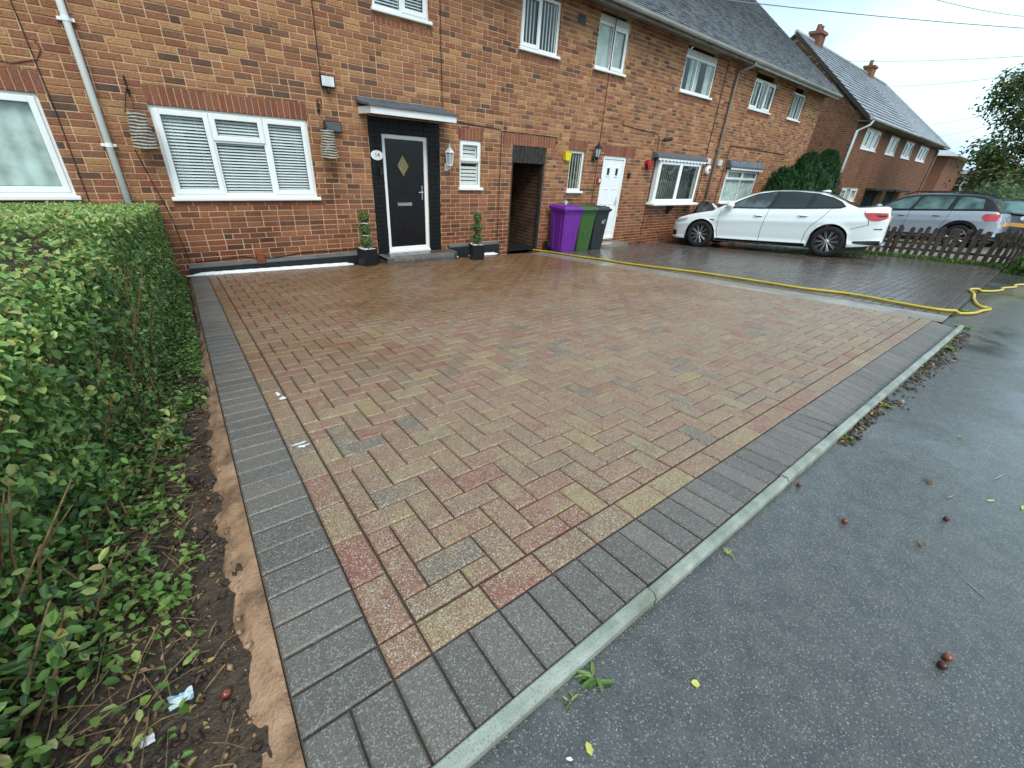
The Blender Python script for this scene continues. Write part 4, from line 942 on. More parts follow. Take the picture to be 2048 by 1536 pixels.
# ---- wheelie bins ----------------------------------------------------
def bin_(x, y, rz, m_, label, extra=None, w=.50, d=.56, h=.93):
    z = T(x, y) + .01; t = thing('wheelie_bin', (x, y, z), label, 'wheelie bin', 'wheelie bins by the white door', rz)
    m = MB(); P = []
    secs = ((0.0, .76, .72), (.04, .78, .75), (h * .5, .87, .87), (h - .10, .965, .97), (h - .098, .99, 1.0), (h - .04, 1.0, 1.0))
    for (zz, sx, sy) in secs:
        a, b = w / 2 * sx, d / 2 * sy; c = .03; yo = -(1 - sy) * .05
        P.append([(-a + c, -b + yo, zz), (a - c, -b + yo, zz), (a, -b + c + yo, zz), (a, b - c, zz), (a - c, b, zz), (-a + c, b, zz), (-a, b - c, zz), (-a, -b + c + yo, zz), (-a + c, -b + yo, zz)])
    m.grid(P, flip=True); m.add([P[0][i] for i in range(8)], [tuple(range(8))[::-1]]); m.build('body', m_, t, local=True)
    m = MB(); P = []
    for (zz, s) in ((h - .06, 1.085), (h - .012, 1.11), (h - .002, 1.09), (h + .004, .99), (h + .028, .95), (h + .036, .8)):
        a, b = w / 2 * s, d / 2 * s; c = .03; P.append([(-a + c, -b, zz), (a - c, -b, zz), (a, -b + c, zz), (a, b - c, zz), (a - c, b, zz), (-a + c, b, zz), (-a, b - c, zz), (-a, -b + c, zz), (-a + c, -b, zz)])
    m.grid(P, flip=True); m.add([P[-1][i] for i in range(8)], [tuple(range(8))]); m.add([P[0][i] for i in range(8)], [tuple(range(8))[::-1]]); lid = m.build('lid', m_, t, local=True)
    m = MB()
    for sx in (-1, 1): m.cbox(sx * w * .27 - w * .14, sx * w * .27 + w * .14, -d * .46, -d * .40, h + .022, h + .040, .006)
    m.cbox(-w * .41, w * .41, -d * .30, -d * .27, h + .034, h + .052, .004); m.cbox(-w * .46, w * .46, -d * .60, -d * .53, h - .03, h - .008, .006); m.build('lid_rib', m_, lid, local=True)
    m = MB(); m.tube([(-w * .48, d * .54, h - .01), (w * .48, d * .54, h - .01)], .017, 8); m.box(-w * .48, -w * .44, d * .46, d * .54, h - .03, h + .01); m.box(w * .44, w * .48, d * .46, d * .54, h - .03, h + .01); m.build('handle_bar', m_, t, local=True)
    # moulded panel on the front and side flutes
    fr = lambda xx, zz: (xx, -(d / 2) * (.72 + .25 * zz / (h - .1)) - (1 - (.72 + .25 * zz / (h - .1))) * .05 - .006, zz)
    m = MB(); arc = [fr(-.07, .28)] + [fr(.0 - .07 * math.cos(a), .42 + .05 * math.sin(a)) for a in np.linspace(0, math.pi, 9)] + [fr(.07, .28)]; m.tube(arc, .007, 5)
    for yy in (-.14, .12):
        m.tube([(-(w / 2) * .775, yy * .8, .05), (-(w / 2) * .96, yy, h - .12)], .013, 6); m.tube([((w / 2) * .775, yy * .8, .05), ((w / 2) * .96, yy, h - .12)], .013, 6)
    m.build('moulding', m_, t, local=True)
    m = MB()
    for xx in (-.15, -.05, .05, .15): m.prism([(-(d / 2) * .955, h - .10), (-(d / 2) * 1.02, h - .085), (-(d / 2) * .93, h - .19)], lambda a, b, tt: (tt, a, b), xx - .006, xx + .006)
    m.build('rim_gusset', m_, t, local=True)
    for sx in (-1, 1):
        m = MB(); m.tube([(sx * (w / 2 - .02), d / 2 - .03, .09), (sx * (w / 2 + .03), d / 2 - .03, .09)], .1, 16); m.build('wheel', 'rubber_black', t, local=True)
    if extra: extra(t, fr)
    return t
def scuff(t, fr):
    m = MB()
    for k in range(26):
        x0, z0 = random.uniform(-.11, .13), random.uniform(.06, .2); q = fr(x0, z0); s = random.uniform(.006, .02); m.add([(q[0] - s, q[1] + .0035, q[2] - s * .4), (q[0] + s, q[1] + .0035, q[2] - s * .6), (q[0] + s * .8, q[1] + .0042, q[2] + s), (q[0] - s * .7, q[1] + .0042, q[2] + s * .8)], [(0, 1, 2, 3)])
    m.build('scuffed_print', 'print_white', t, local=True)
def num47(t, fr): q = fr(.05, .64); text_mesh('numerals', '47', .13, 'print_white', t, (q[0], q[1] + .001, q[2]), (R(90 + 8), 0, 0), .001)
bin_(6.87, -.42, R(-6), 'purple_bin', 'purple wheelie bin with scuffed base nearest the dark passage', scuff)
bin_(7.37, -.40, R(-2), 'green_bin', 'green wheelie bin between the purple and the black one'); bin_(7.86, -.38, R(3), 'black_bin', 'black wheelie bin with white 47 in front of the white door', num47)
zt = T(6.98, -.42) + .985
m = MB(); m.lathe([(.028, 0), (.045, .07), (.041, .07), (.025, .004)], 14, M=Matrix.Translation((6.92, -.33, zt))); tag(m.build('cup', 'print_white', origin=(6.92, -.33, zt)), 'small white cup standing on the purple bin lid', 'cup')
# ---- hose ------------------------------------------------------------
hp = [(6.20, 1.6), (6.33, .9), (6.36, .2), (6.42, -.49), (6.36, -1.2), (6.40, -1.93), (6.35, -2.5), (6.38, -3.08), (6.50, -3.95), (6.47, -4.76), (6.40, -5.45), (6.49, -6.0), (6.32, -6.55), (6.28, -6.92), (6.6, -7.13), (6.95, -7.19), (7.17, -7.24), (7.26, -7.22), (7.25, -7.16), (7.5, -7.09), (8.2, -6.99), (8.44, -6.94), (8.62, -6.95), (8.97, -7.13), (9.4, -7.22), (9.62, -7.21), (10.1, -7.33), (10.4, -7.32), (11.2, -7.55), (12.5, -7.8)]
def smooth_path(pts, n=6):
    out_ = []
    for i in range(len(pts) - 1):
        p0, p1, p2, p3 = (np.array(pts[max(i - 1, 0)]), np.array(pts[i]), np.array(pts[i + 1]), np.array(pts[min(i + 2, len(pts) - 1)]))
        for k in range(n):
            t = k / n; out_.append(.5 * ((2 * p1) + (-p0 + p2) * t + (2 * p0 - 5 * p1 + 4 * p2 - p3) * t * t + (-p0 + 3 * p1 - 3 * p2 + p3) * t ** 3))
    return out_ + [np.array(pts[-1])]
m = MB(); m.tube([(q[0], q[1], max(T(q[0], q[1]), gz(q[0], max(q[1], YK)) - (.0 if q[1] > YK else .03)) + .017) for q in smooth_path(hp)], .0155, 10)
tag(m.build('hose', 'hose_yellow', smooth=True, origin=(6.4, -3, T(6.4, -3))), 'long yellow hose snaking from the passage to the footway', 'hose')

# ================================================================== hedge and the bed below it
def kz(y): return 1 - .52 * min(1, max(0, -4.5 - y) / 1.9)
def hx(y): return -.19 - .074 * (-y) - .035 * vnoise(y * 1.3, .5) - max(0, -y - 4.6) * .12        # right-hand face
def hz(x, y): return T(min(x, 0), y) + .90 * kz(y) - .03 * vnoise(x * 3, y * 2, 3) + .025 * vnoise(x * 9, y * 7, 1)
HE = -7.0                                                                                          # near end
hedge = thing('privet_hedge', (-1.0, -2.8, T(-1, -2.8) - .02), 'clipped green privet hedge running down to the house wall on the left', 'hedge')
C, N_ = [], []
def add_leaf(c, n): C.append(c); N_.append(n)
for k in range(60000):                                     # long face
    y = random.uniform(HE, -.06); u = random.random() ** .8; zt = hz(hx(y), y); zb = T(hx(y), y) + .03; z = zb + (zt - zb) * u
    dens = .5 + .5 * min(1, (u) / .45) if y > -4 else (.3 + .55 * min(1, u / .6)) * (1 if y > -5.6 else .95)
    if random.random() > dens: continue
    d = abs(random.gauss(0, .06)); bul = .02 * math.sin(math.pi * u) + .05 * vnoise(y * 4, z * 5, 2) + .04 * vnoise(y * 13, z * 14, 3)
    if vnoise(y * 6, z * 7, 6) + .5 * vnoise(y * 15, z * 16, 2) < -.30 and random.random() < .85: continue
    add_leaf((hx(y) - .03 + bul - d, y, z), (1, -.2, .45))
for k in range(62000):                                     # clipped top
    y = random.uniform(HE, -.06); x = hx(y) - random.random() ** 1.15 * 2.1
    if y < -4.5 and random.random() < .45: continue
    add_leaf((x, y, hz(x, y) - abs(random.gauss(0, .03 if y > -4.5 else .07))), (.1, -.2, 1))
C = np.array(C); N_ = np.array(N_, float); N_ /= np.linalg.norm(N_, axis=1, keepdims=True)
dcam = np.linalg.norm(C - np.array(CAM), axis=1)
near = dcam < 2.6
sz = np.where(near, 1.0, .82)
def leafset(name, idx, parent, L0, L1, rv=None):
    return leaves(name, C[idx], N_[idx], L0, L1, .52, 'leaf', parent, .85, rv)
far_i = np.where(~near)[0]; near_i = np.where(near)[0]
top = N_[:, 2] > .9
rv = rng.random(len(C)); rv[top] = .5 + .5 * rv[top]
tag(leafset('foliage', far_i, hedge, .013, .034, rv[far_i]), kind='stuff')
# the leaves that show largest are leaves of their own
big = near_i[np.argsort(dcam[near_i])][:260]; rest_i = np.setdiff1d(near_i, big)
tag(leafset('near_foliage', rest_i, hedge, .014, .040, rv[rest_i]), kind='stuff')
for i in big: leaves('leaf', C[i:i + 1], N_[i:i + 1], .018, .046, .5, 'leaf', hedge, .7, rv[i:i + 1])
# twiggy inside
m = MB()
for k in range(520):
    y = random.uniform(HE, -.2); x = hx(y) - random.uniform(.12, .4) - (random.random() ** 2) * 1.2 * (y < HE + .4); z0 = T(x, y) + random.uniform(0, .35); a = random.uniform(-.25, .25); b = random.uniform(-.12, .08); h = random.uniform(.2, .55)
    z1 = min(z0 + h, hz(x, y) - .02); m.tube([(x, y, z0), (x + a * .4 + b * .2, y + a * .5, (z0 + z1) / 2), (x + b, y + a, z1)], [.005, .004, .002], 5, cap=False)
for k in range(420):
    y = random.uniform(-6.9, -4.3); x = hx(y) - random.uniform(.02, .9); z0 = T(x, y); h = .85 * kz(y) * random.uniform(.5, 1.0); a, b = random.uniform(-.18, .2), random.uniform(-.2, .2); m.tube([(x, y, z0), (x + a * .4, y + b * .5, z0 + h * .55), (x + a, y + b, z0 + h)], [.0045, .0033, .0015], 5, cap=False)
tag(m.build('twigs', 'twig', hedge), kind='stuff')
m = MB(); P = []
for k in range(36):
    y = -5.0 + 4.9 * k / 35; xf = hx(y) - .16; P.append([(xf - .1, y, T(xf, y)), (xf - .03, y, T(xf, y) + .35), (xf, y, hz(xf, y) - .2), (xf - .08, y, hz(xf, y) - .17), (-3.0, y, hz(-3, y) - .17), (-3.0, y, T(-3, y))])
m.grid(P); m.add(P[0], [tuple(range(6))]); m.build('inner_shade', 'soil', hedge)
# ground cover in the bed: low ivy, weeds, litter
C, N_ = [], []
for k in range(36000):
    y = random.uniform(-7.3, -.15); xe = hx(max(y, HE)) ; x = xe + random.uniform(-.55, .34)
    if x > ab(-.14 if y < -4.9 else -.05, y - O[1])[0]: continue
    cl = vnoise(x * 3.3, y * 2.1, 7) + .5 * vnoise(x * 9, y * 7, 4)
    th = -.3 if y > -4.8 else (-.5 if x < xe + .02 else -.05 + .4 * (x > xe + .14))
    if cl < th and random.random() > .12: continue
    hh = random.random() ** 2 * (.16 if x < xe + .05 else .06) + 0; add_leaf((x, y, soil_z(x, y) + .012 + hh), (random.gauss(0, .3), random.gauss(0, .3), 1))
C = np.array(C); N_ = np.array(N_)
gc = thing('ground_cover', (-.7, -5, T(-.7, -5) - .05), 'low straggling green leaves over the dark soil under the hedge', 'ground cover'); gc['kind'] = 'stuff'
dcam = np.linalg.norm(C - np.array(CAM), axis=1); bg_ = np.argsort(dcam)[:200]; rs_ = np.setdiff1d(np.arange(len(C)), bg_)
leaves('foliage', C[rs_], N_[rs_], .016, .034, .55, 'leaf_low', gc, .55)['kind'] = 'stuff'
for i in bg_: leaves('leaf', C[i:i + 1], N_[i:i + 1], .02, .038, .52, 'leaf', gc, .5)
# tall near shoots at the bottom left
m = MB(); C, N_ = [], []
for k in range(240):
    y = random.uniform(-7.0, -5.0); x = hx(y) + random.uniform(-.6, .10); z = soil_z(x, y); h = random.uniform(.15, .5) * (1.1 if x < -1.0 else .75); a, b = random.uniform(-.12, .16), random.uniform(-.12, .12)
    pts = [(x + a * u, y + b * u, z + h * u - .04 * u * u) for u in np.linspace(0, 1, 6)]; m.tube(pts, [.0045, .004, .0035, .003, .0025, .002], 5, cap=False)
    for u in np.linspace(.3, 1, int(4 + h * 16)):
        for s in (0, math.pi):
            an = s + u * 9; add_leaf((x + a * u, y + b * u, z + h * u), (.5 * math.cos(an), .5 * math.sin(an), .9))
m.build('shoot', 'twig', gc); C = np.array(C); N_ = np.array(N_)
dcam = np.linalg.norm(C - np.array(CAM), axis=1); bg_ = np.argsort(dcam)[:90]; rs_ = np.setdiff1d(np.arange(len(C)), bg_)
leaves('shoot_foliage', C[rs_], N_[rs_], .024, .042, .48, 'leaf', gc, .4, droop=.25)['kind'] = 'stuff'
for i in bg_: leaves('leaf', C[i:i + 1], N_[i:i + 1], .026, .044, .48, 'leaf', gc, .4, droop=.25)
# dead leaves and twigs on the soil
n = 11000; X = rng.uniform(-1.5, -.30, n); Y = rng.uniform(-7.4, -1.5, n); Z = np.array([soil_z(a, b) for a, b in zip(X, Y)]) + .006
keep = np.array([a < ab(-.10, b - O[1])[0] for a, b in zip(X, Y)]); Cc = np.stack([X, Y, Z], 1)[keep]; Nn = np.tile((0, 0, 1.), (len(Cc), 1))
lit = leaves('leaf_litter', Cc, Nn, .007, .024, .4, 'leaf_dead', None, .7); tag(lit, 'brown dead leaves and clippings strewn on the soil', 'leaf litter', kind='stuff')
def lumps(n, fx, s0, s1, m_, name, label, cat):
    V, F, rr = [], [], []
    base = np.array([(1, 0, 0), (0, 1, 0), (-1, 0, 0), (0, -1, 0), (0, 0, .8), (0, 0, -.5)]); tri = np.array([(0, 1, 4), (1, 2, 4), (2, 3, 4), (3, 0, 4), (1, 0, 5), (2, 1, 5), (3, 2, 5), (0, 3, 5)])
    for k in range(n):
        x, y, z = fx(); s = random.uniform(s0, s1) * (1 if random.random() < .85 else 1.7); A_r = np.array(Euler((random.uniform(-.5, .5), random.uniform(-.5, .5), random.uniform(0, 6))).to_matrix()); V.append((base * rng.uniform(.6, 1.3, (6, 1)) * s) @ A_r.T + np.array((x, y, z + s * .2))); F.append(tri + 6 * k); rr += [random.random()] * 8
    return tag(fast(name, np.concatenate(V), np.concatenate(F), np.array(rr), m_, None), label, cat, kind='stuff')
def f_soil():
    while True:
        x, y = random.uniform(-1.3, -.3), random.uniform(-7.3, -1.5)
        if x < ab(-.07, y - O[1])[0]: return x, y, soil_z(x, y)
def f_edge():
    b = random.uniform(-.3, 5.5); u = abs(random.gauss(0, .05)); x, y = ab(-.055 - u, b); return x, y, max(soil_z(x, y), T(x, y) - .045 + .02 * (u < .03))
lumps(4200, f_soil, .004, .014, 'soil', 'soil_clods', 'small dark clods of loose earth in the bed', 'soil clods'); lumps(420, f_edge, .002, .007, 'haunch', 'mortar_crumbs', 'sandy mortar crumbs along the edge of the border', 'mortar crumbs')
m = MB()
for k in range(1300):
    x, y = random.uniform(-1.35, -.50), random.uniform(-7.2, -3.6)
    if x > ab(-.12, y - O[1])[0]: continue
    a = random.uniform(0, 6.28); l = random.uniform(.04, .22); p0 = (x, y, soil_z(x, y) + .008); x1, y1 = x + l * math.cos(a), y + l * math.sin(a)
    if x1 > ab(-.08, y1 - O[1])[0]: continue
    m.tube([p0, ((x + x1) / 2, (y + y1) / 2, soil_z((x + x1) / 2, (y + y1) / 2) + random.uniform(.01, .03)), (x1, y1, soil_z(x1, y1) + random.uniform(.005, .03))], random.uniform(.0007, .0019), 4)
tag(m.build('twig_litter', 'twig'), 'thin brown twigs and straw lying on the soil', 'twigs', kind='stuff')

# ================================================================== small things on the footway
def fruit(x, y, s, m_, label, z=None, rot=0.3):
    z = T(x, y) if z is None else z; t = thing('fallen_fruit', (x, y, z), label, 'fruit', 'fallen crab apples'); Mx = Matrix.Translation((0, 0, s * .8)) @ Euler((rot, rot * 1.7, 0)).to_matrix().to_4x4()
    m = MB(); m.lathe([(0, -s * .85), (s * .3, -s * .95), (s * .75, -s * .7), (s, 0), (s * .85, s * .6), (s * .4, s * .88), (0, s * .75)], 14, M=Mx); m.build('flesh', m_, t, local=True, smooth=True)
    m = MB(); m.tube([Mx @ Vector((0, 0, s * .7)), Mx @ Vector((s * .15, 0, s * 1.4))], s * .07, 5); m.build('stalk', 'twig', t, local=True); return t
fruit(1.42, -7.085, .0097, 'fruit', 'small red crab apple lying against the kerb edging'); fruit(1.33, -7.27, .0105, 'fruit', 'orange-brown crab apple alone on the wet asphalt')
fruit(1.69, -7.51, .0097, 'fruit_brown', 'dark red crab apple near the yellow-green leaves'); fruit(.955, -7.60, .0112, 'fruit', 'squashed red crab apple, upper of the pair at lower right'); fruit(.915, -7.595, .0112, 'fruit_brown', 'brown crab apple touching the squashed red one'); fruit(-.525, -6.55, .0112, 'fruit', 'red and yellow crab apple on the soil by the mortar', soil_z(-.525, -6.55)); fruit(-.47, -5.75, .0090, 'fruit', 'tiny red crab apple at the far edge of the soil', soil_z(-.5, -5.75))
def flatleaf(x, y, L_, a, m_, label, ratio=.45, curl=.3, name='fallen_leaf'):
    V, F = leaf_mesh(np.array([(0, 0, .003)]), np.array([(0., 0, 1)]), np.array([(math.cos(a), math.sin(a), .02)]), np.array([L_]), np.array([L_ * ratio]), fold=curl * .4, bend=-.05)
    o = fast(name, V, F, np.array([.5, .6]), m_, None); o.location = (x, y, T(x, y)); return tag(o, label, 'leaf', 'fallen leaves on the footway')
flatleaf(.355, -7.225, .022, 2.2, 'leaf_yellow', 'small round yellow leaf on the asphalt beyond the weeds', .8); flatleaf(.04, -7.155, .026, 1.2, 'leaf_yellow', 'pale yellow leaf nearest the bottom edge of the photo', .55); flatleaf(.005, -7.135, .016, 2.4, 'litter_white', 'tiny white petal beside the pale yellow leaf', .45)
flatleaf(1.93, -7.43, .05, .3, 'leaf_dead', 'reddish brown curled leaf farthest out on the asphalt', .3, .8); flatleaf(1.95, -7.44, .05, 1.2, 'leaf_dead', 'second blade of the reddish curled leaf', .3, .8); flatleaf(2.0, -7.60, .04, -.6, 'leaf_yellow', 'thin yellow-green leaf, left of two near the dark red fruit', .22); flatleaf(2.05, -7.70, .04, 0, 'leaf_yellow', 'thin yellow-green leaf, right of two near the dark red fruit', .25); flatleaf(1.42, -7.48, .032, .3, 'leaf_dead', 'dark curled leaf below the dark red fruit', .6, .9); flatleaf(2.6, -7.45, .05, -.2, 'leaf_low', 'small green leaf lying farther along the wet asphalt', .3)
def weed(x, y, n, L_, label, z=None):
    z = T(x, y) if z is None else z; t = thing('weed', (x, y, z), label, 'weed', 'weeds growing along the kerb'); a = rng.uniform(0, 6.28, n); D = np.stack([np.cos(a), np.sin(a), rng.uniform(.25, .9, n)], 1); Nn = np.stack([-np.cos(a) * .6, -np.sin(a) * .6, np.ones(n)], 1); Cc = np.tile((x, y, z + .003), (n, 1)) + rng.normal(0, .004, (n, 3)) * np.array((1, 1, 0)); Ls = rng.uniform(.5, 1, n) * L_
    V, F = leaf_mesh(Cc, Nn, D, Ls, Ls * .28, bend=.45); fast('foliage', V, F, np.repeat(rng.random(n), 2), 'leaf_low', t); return t
weed(.16, -7.062, 9, .05, 'dandelion-like weed at the foot of the kerb near the front'); weed(.08, -7.058, 8, .024, 'tiny weed beside the dandelion-like one at the kerb'); weed(.81, -7.075, 10, .026, 'small weed tuft by a kerb joint, midway'); weed(2.05, -7.10, 26, .05, 'mossy weed clump at the kerb beside a puddle'); weed(2.7, -7.12, 18, .045, 'second mossy clump farther up the kerb'); weed(4.6, -7.17, 40, .08, 'brown-green weeds along the far stretch of kerb'); weed(5.7, -7.15, 30, .07, 'grassy tuft at the end of the kerb'); weed(6.75, -7.08, 30, .07, 'grassy tuft where the hose turns'); weed(6.6, -5.9, 22, .06, 'weeds beside the hose near the strip'); weed(6.62, -6.4, 18, .05, 'weeds beside the hose, nearer the footway')
# muck, moss and wet leaves washed up along the far kerb
def f_kerb():
    s = random.choice((random.uniform(2.4, 3.3), random.uniform(3.4, 5.9), random.uniform(3.8, 5.6))); x, y = ab(s, -.036 - abs(random.gauss(0, .05 if s > 3.2 else .025))); return x, y, T(x, y)
lumps(650, f_kerb, .004, .011, 'soil', 'kerb_muck', 'dark brown muck washed up along the far stretch of kerb', 'muck')
Q = np.array([f_kerb() for _ in range(300)]); leaves('kerb_leaves', Q + np.array((0, 0, .008)), np.tile((0, 0, 1.), (300, 1)), .012, .035, .5, 'leaf_dead', None, .5)
tag(bpy.data.objects['kerb_leaves'], 'small wet brown leaves caught along the far kerb', 'leaf litter', kind='stuff')
for (x_, y_, l_, a_) in ((1.34, -7.62, .10, .9), (2.3, -7.62, .16, -.25), (1.9, -7.5, .07, -.3)):
    m = MB(); dx, dy = math.cos(a_) * l_ / 2, math.sin(a_) * l_ / 2; nx_, ny_ = -math.sin(a_) * .004, math.cos(a_) * .004; V = [(x_ - dx, y_ - dy), (x_ - nx_, y_ - ny_), (x_ + dx, y_ + dy), (x_ + nx_, y_ + ny_)]; m.add([(a, b, T(a, b) + .003) for a, b in V], [(0, 1, 2, 3)]); m.build('scratch', 'concrete', bpy.data.objects['footway'], centre=True)
# litter in the bed
t_ = thing('crumpled_wrapper', (-.60, -6.52, soil_z(-.6, -6.52)), 'crumpled blue and clear plastic wrapper on the soil', 'litter'); m = MB(); P = [[(-.022 + .044 * i / 8, -.013 + .026 * j / 6, .010 + .016 * abs(vnoise(i * 1.3, j * 1.7, 3))) for j in range(7)] for i in range(9)]; m.grid(P); m.build('film', 'litter_blue', t_, local=True)
t_ = thing('paper_scrap', (-.66, -6.57, soil_z(-.66, -6.57)), 'small white paper scrap beside the blue wrapper', 'litter'); m = MB(); P = [[(-.012 + .024 * i / 5, -.01 + .02 * j / 4, .01 + .01 * abs(vnoise(i * 1.9, j * 1.3, 1))) for j in range(5)] for i in range(6)]; m.grid(P); m.build('paper', 'litter_white', t_, local=True)

# ================================================================== cars
def lerp(tab, x):
    xs_, zs_ = zip(*tab)
    if x <= xs_[0]: return zs_[0]
    if x >= xs_[-1]: return zs_[-1]
    for i in range(len(xs_) - 1):
        if xs_[i] <= x <= xs_[i + 1]:
            t = (x - xs_[i]) / (xs_[i + 1] - xs_[i])
            m0 = (zs_[i + 1] - zs_[i - 1]) / (xs_[i + 1] - xs_[i - 1]) if i > 0 else (zs_[i + 1] - zs_[i]) / (xs_[i + 1] - xs_[i])
            m1 = (zs_[i + 2] - zs_[i]) / (xs_[i + 2] - xs_[i]) if i < len(xs_) - 2 else (zs_[i + 1] - zs_[i]) / (xs_[i + 1] - xs_[i])
            h = xs_[i + 1] - xs_[i]
            return zs_[i] * (2 * t ** 3 - 3 * t * t + 1) + h * m0 * (t ** 3 - 2 * t * t + t) + zs_[i + 1] * (-2 * t ** 3 + 3 * t * t) + h * m1 * (t ** 3 - t * t)
class Car:
    """x forward, y left, z up; belt/hood line zt, floor zb, plan half-width pw, roof line zr over the cabin"""
    def __init__(s, **k): s.__dict__.update(k)
    def yside(s, x, z):
        zt, zb = lerp(s.zt, x), lerp(s.zb, x); v = (z - zb) / max(.05, zt - zb); w = lerp(s.pw, x)
        return w * lerp(((-.2, .94), (0, .95), (.07, .972), (.14, .955), (.30, .968), (.55, .986), (.68, 1.0), (.75, .986), (.88, .968), (1.0, .925)), v)
    def ycab(s, x, z):
        zt, zr = lerp(s.zt, x), s.roof(x); v = min(1, max(0, (z - zt) / max(.1, s.H - .03 - zt)))
        w0 = lerp(s.pw, x) * .925
        return w0 * (1 - s.tumble * v ** 1.15)
    def roof(s, x): return lerp(s.zr, x)
def wheel(t, x, y, rad, side, spokes, mrim='rim'):
    w = .215; Mw = Matrix.Translation((x, y, rad)) @ Matrix.Rotation(R(-90 * side), 4, 'X')
    m = MB(); m.lathe([(rad * .68, -w / 2), (rad * .93, -w / 2), (rad * .985, -w / 2 + .03), (rad, -w / 4), (rad, w / 4), (rad * .985, w / 2 - .03), (rad * .93, w / 2), (rad * .70, w / 2), (rad * .68, w / 2 - .01)], 36, M=Mw, cap=False); wh = m.build('wheel', 'tyre', t, local=True, smooth=True)
    m = MB(); m.lathe([(rad * .72, w / 2 + .001), (rad * .66, w / 2 - .002), (rad * .64, w / 2 - .05)], 36, M=Mw, cap=False); m.build('rim_edge', 'rim_dark', wh, local=True)
    m = MB(); m.lathe([(rad * .655, w / 2 + .002), (rad * .645, w / 2 + .004), (rad * .635, w / 2 - .004), (rad * .63, w / 2 - .01)], 36, M=Mw, cap=False) if spokes < 6 else None
    _ = ([(rad * .70, w / 2 - .004), (rad * .67, w / 2 + .004), (rad * .64, w / 2 - .01), (rad * .62, w / 2 - .05)])
    for k in range(spokes):
        for dl in ((-.09, .09) if spokes > 6 else (0,)):
            a = 2 * math.pi * k / spokes + dl; u = Vector((math.cos(a), math.sin(a), 0)); a2 = 2 * math.pi * k / spokes + dl * .35; u2 = Vector((math.cos(a2), math.sin(a2), 0)); m.tube([Mw @ (u2 * rad * .12 + Vector((0, 0, w / 2 - .012))), Mw @ (u * rad * .66 + Vector((0, 0, w / 2 - .004)))], [.0075, .006] if spokes > 6 else [.03, .022], 5)
    m.lathe([(rad * .15, w / 2 - .03), (rad * .15, w / 2 - .006), (rad * .08, w / 2 + .002), (0, w / 2 + .002)], 14, M=Mw); m.build('rim', mrim, wh, local=True)
    m = MB(); m.lathe([(rad * .69, w / 2 - .055), (0, w / 2 - .055)], 24, M=Mw); m.build('brake_disc', 'rim_dark', wh, local=True)
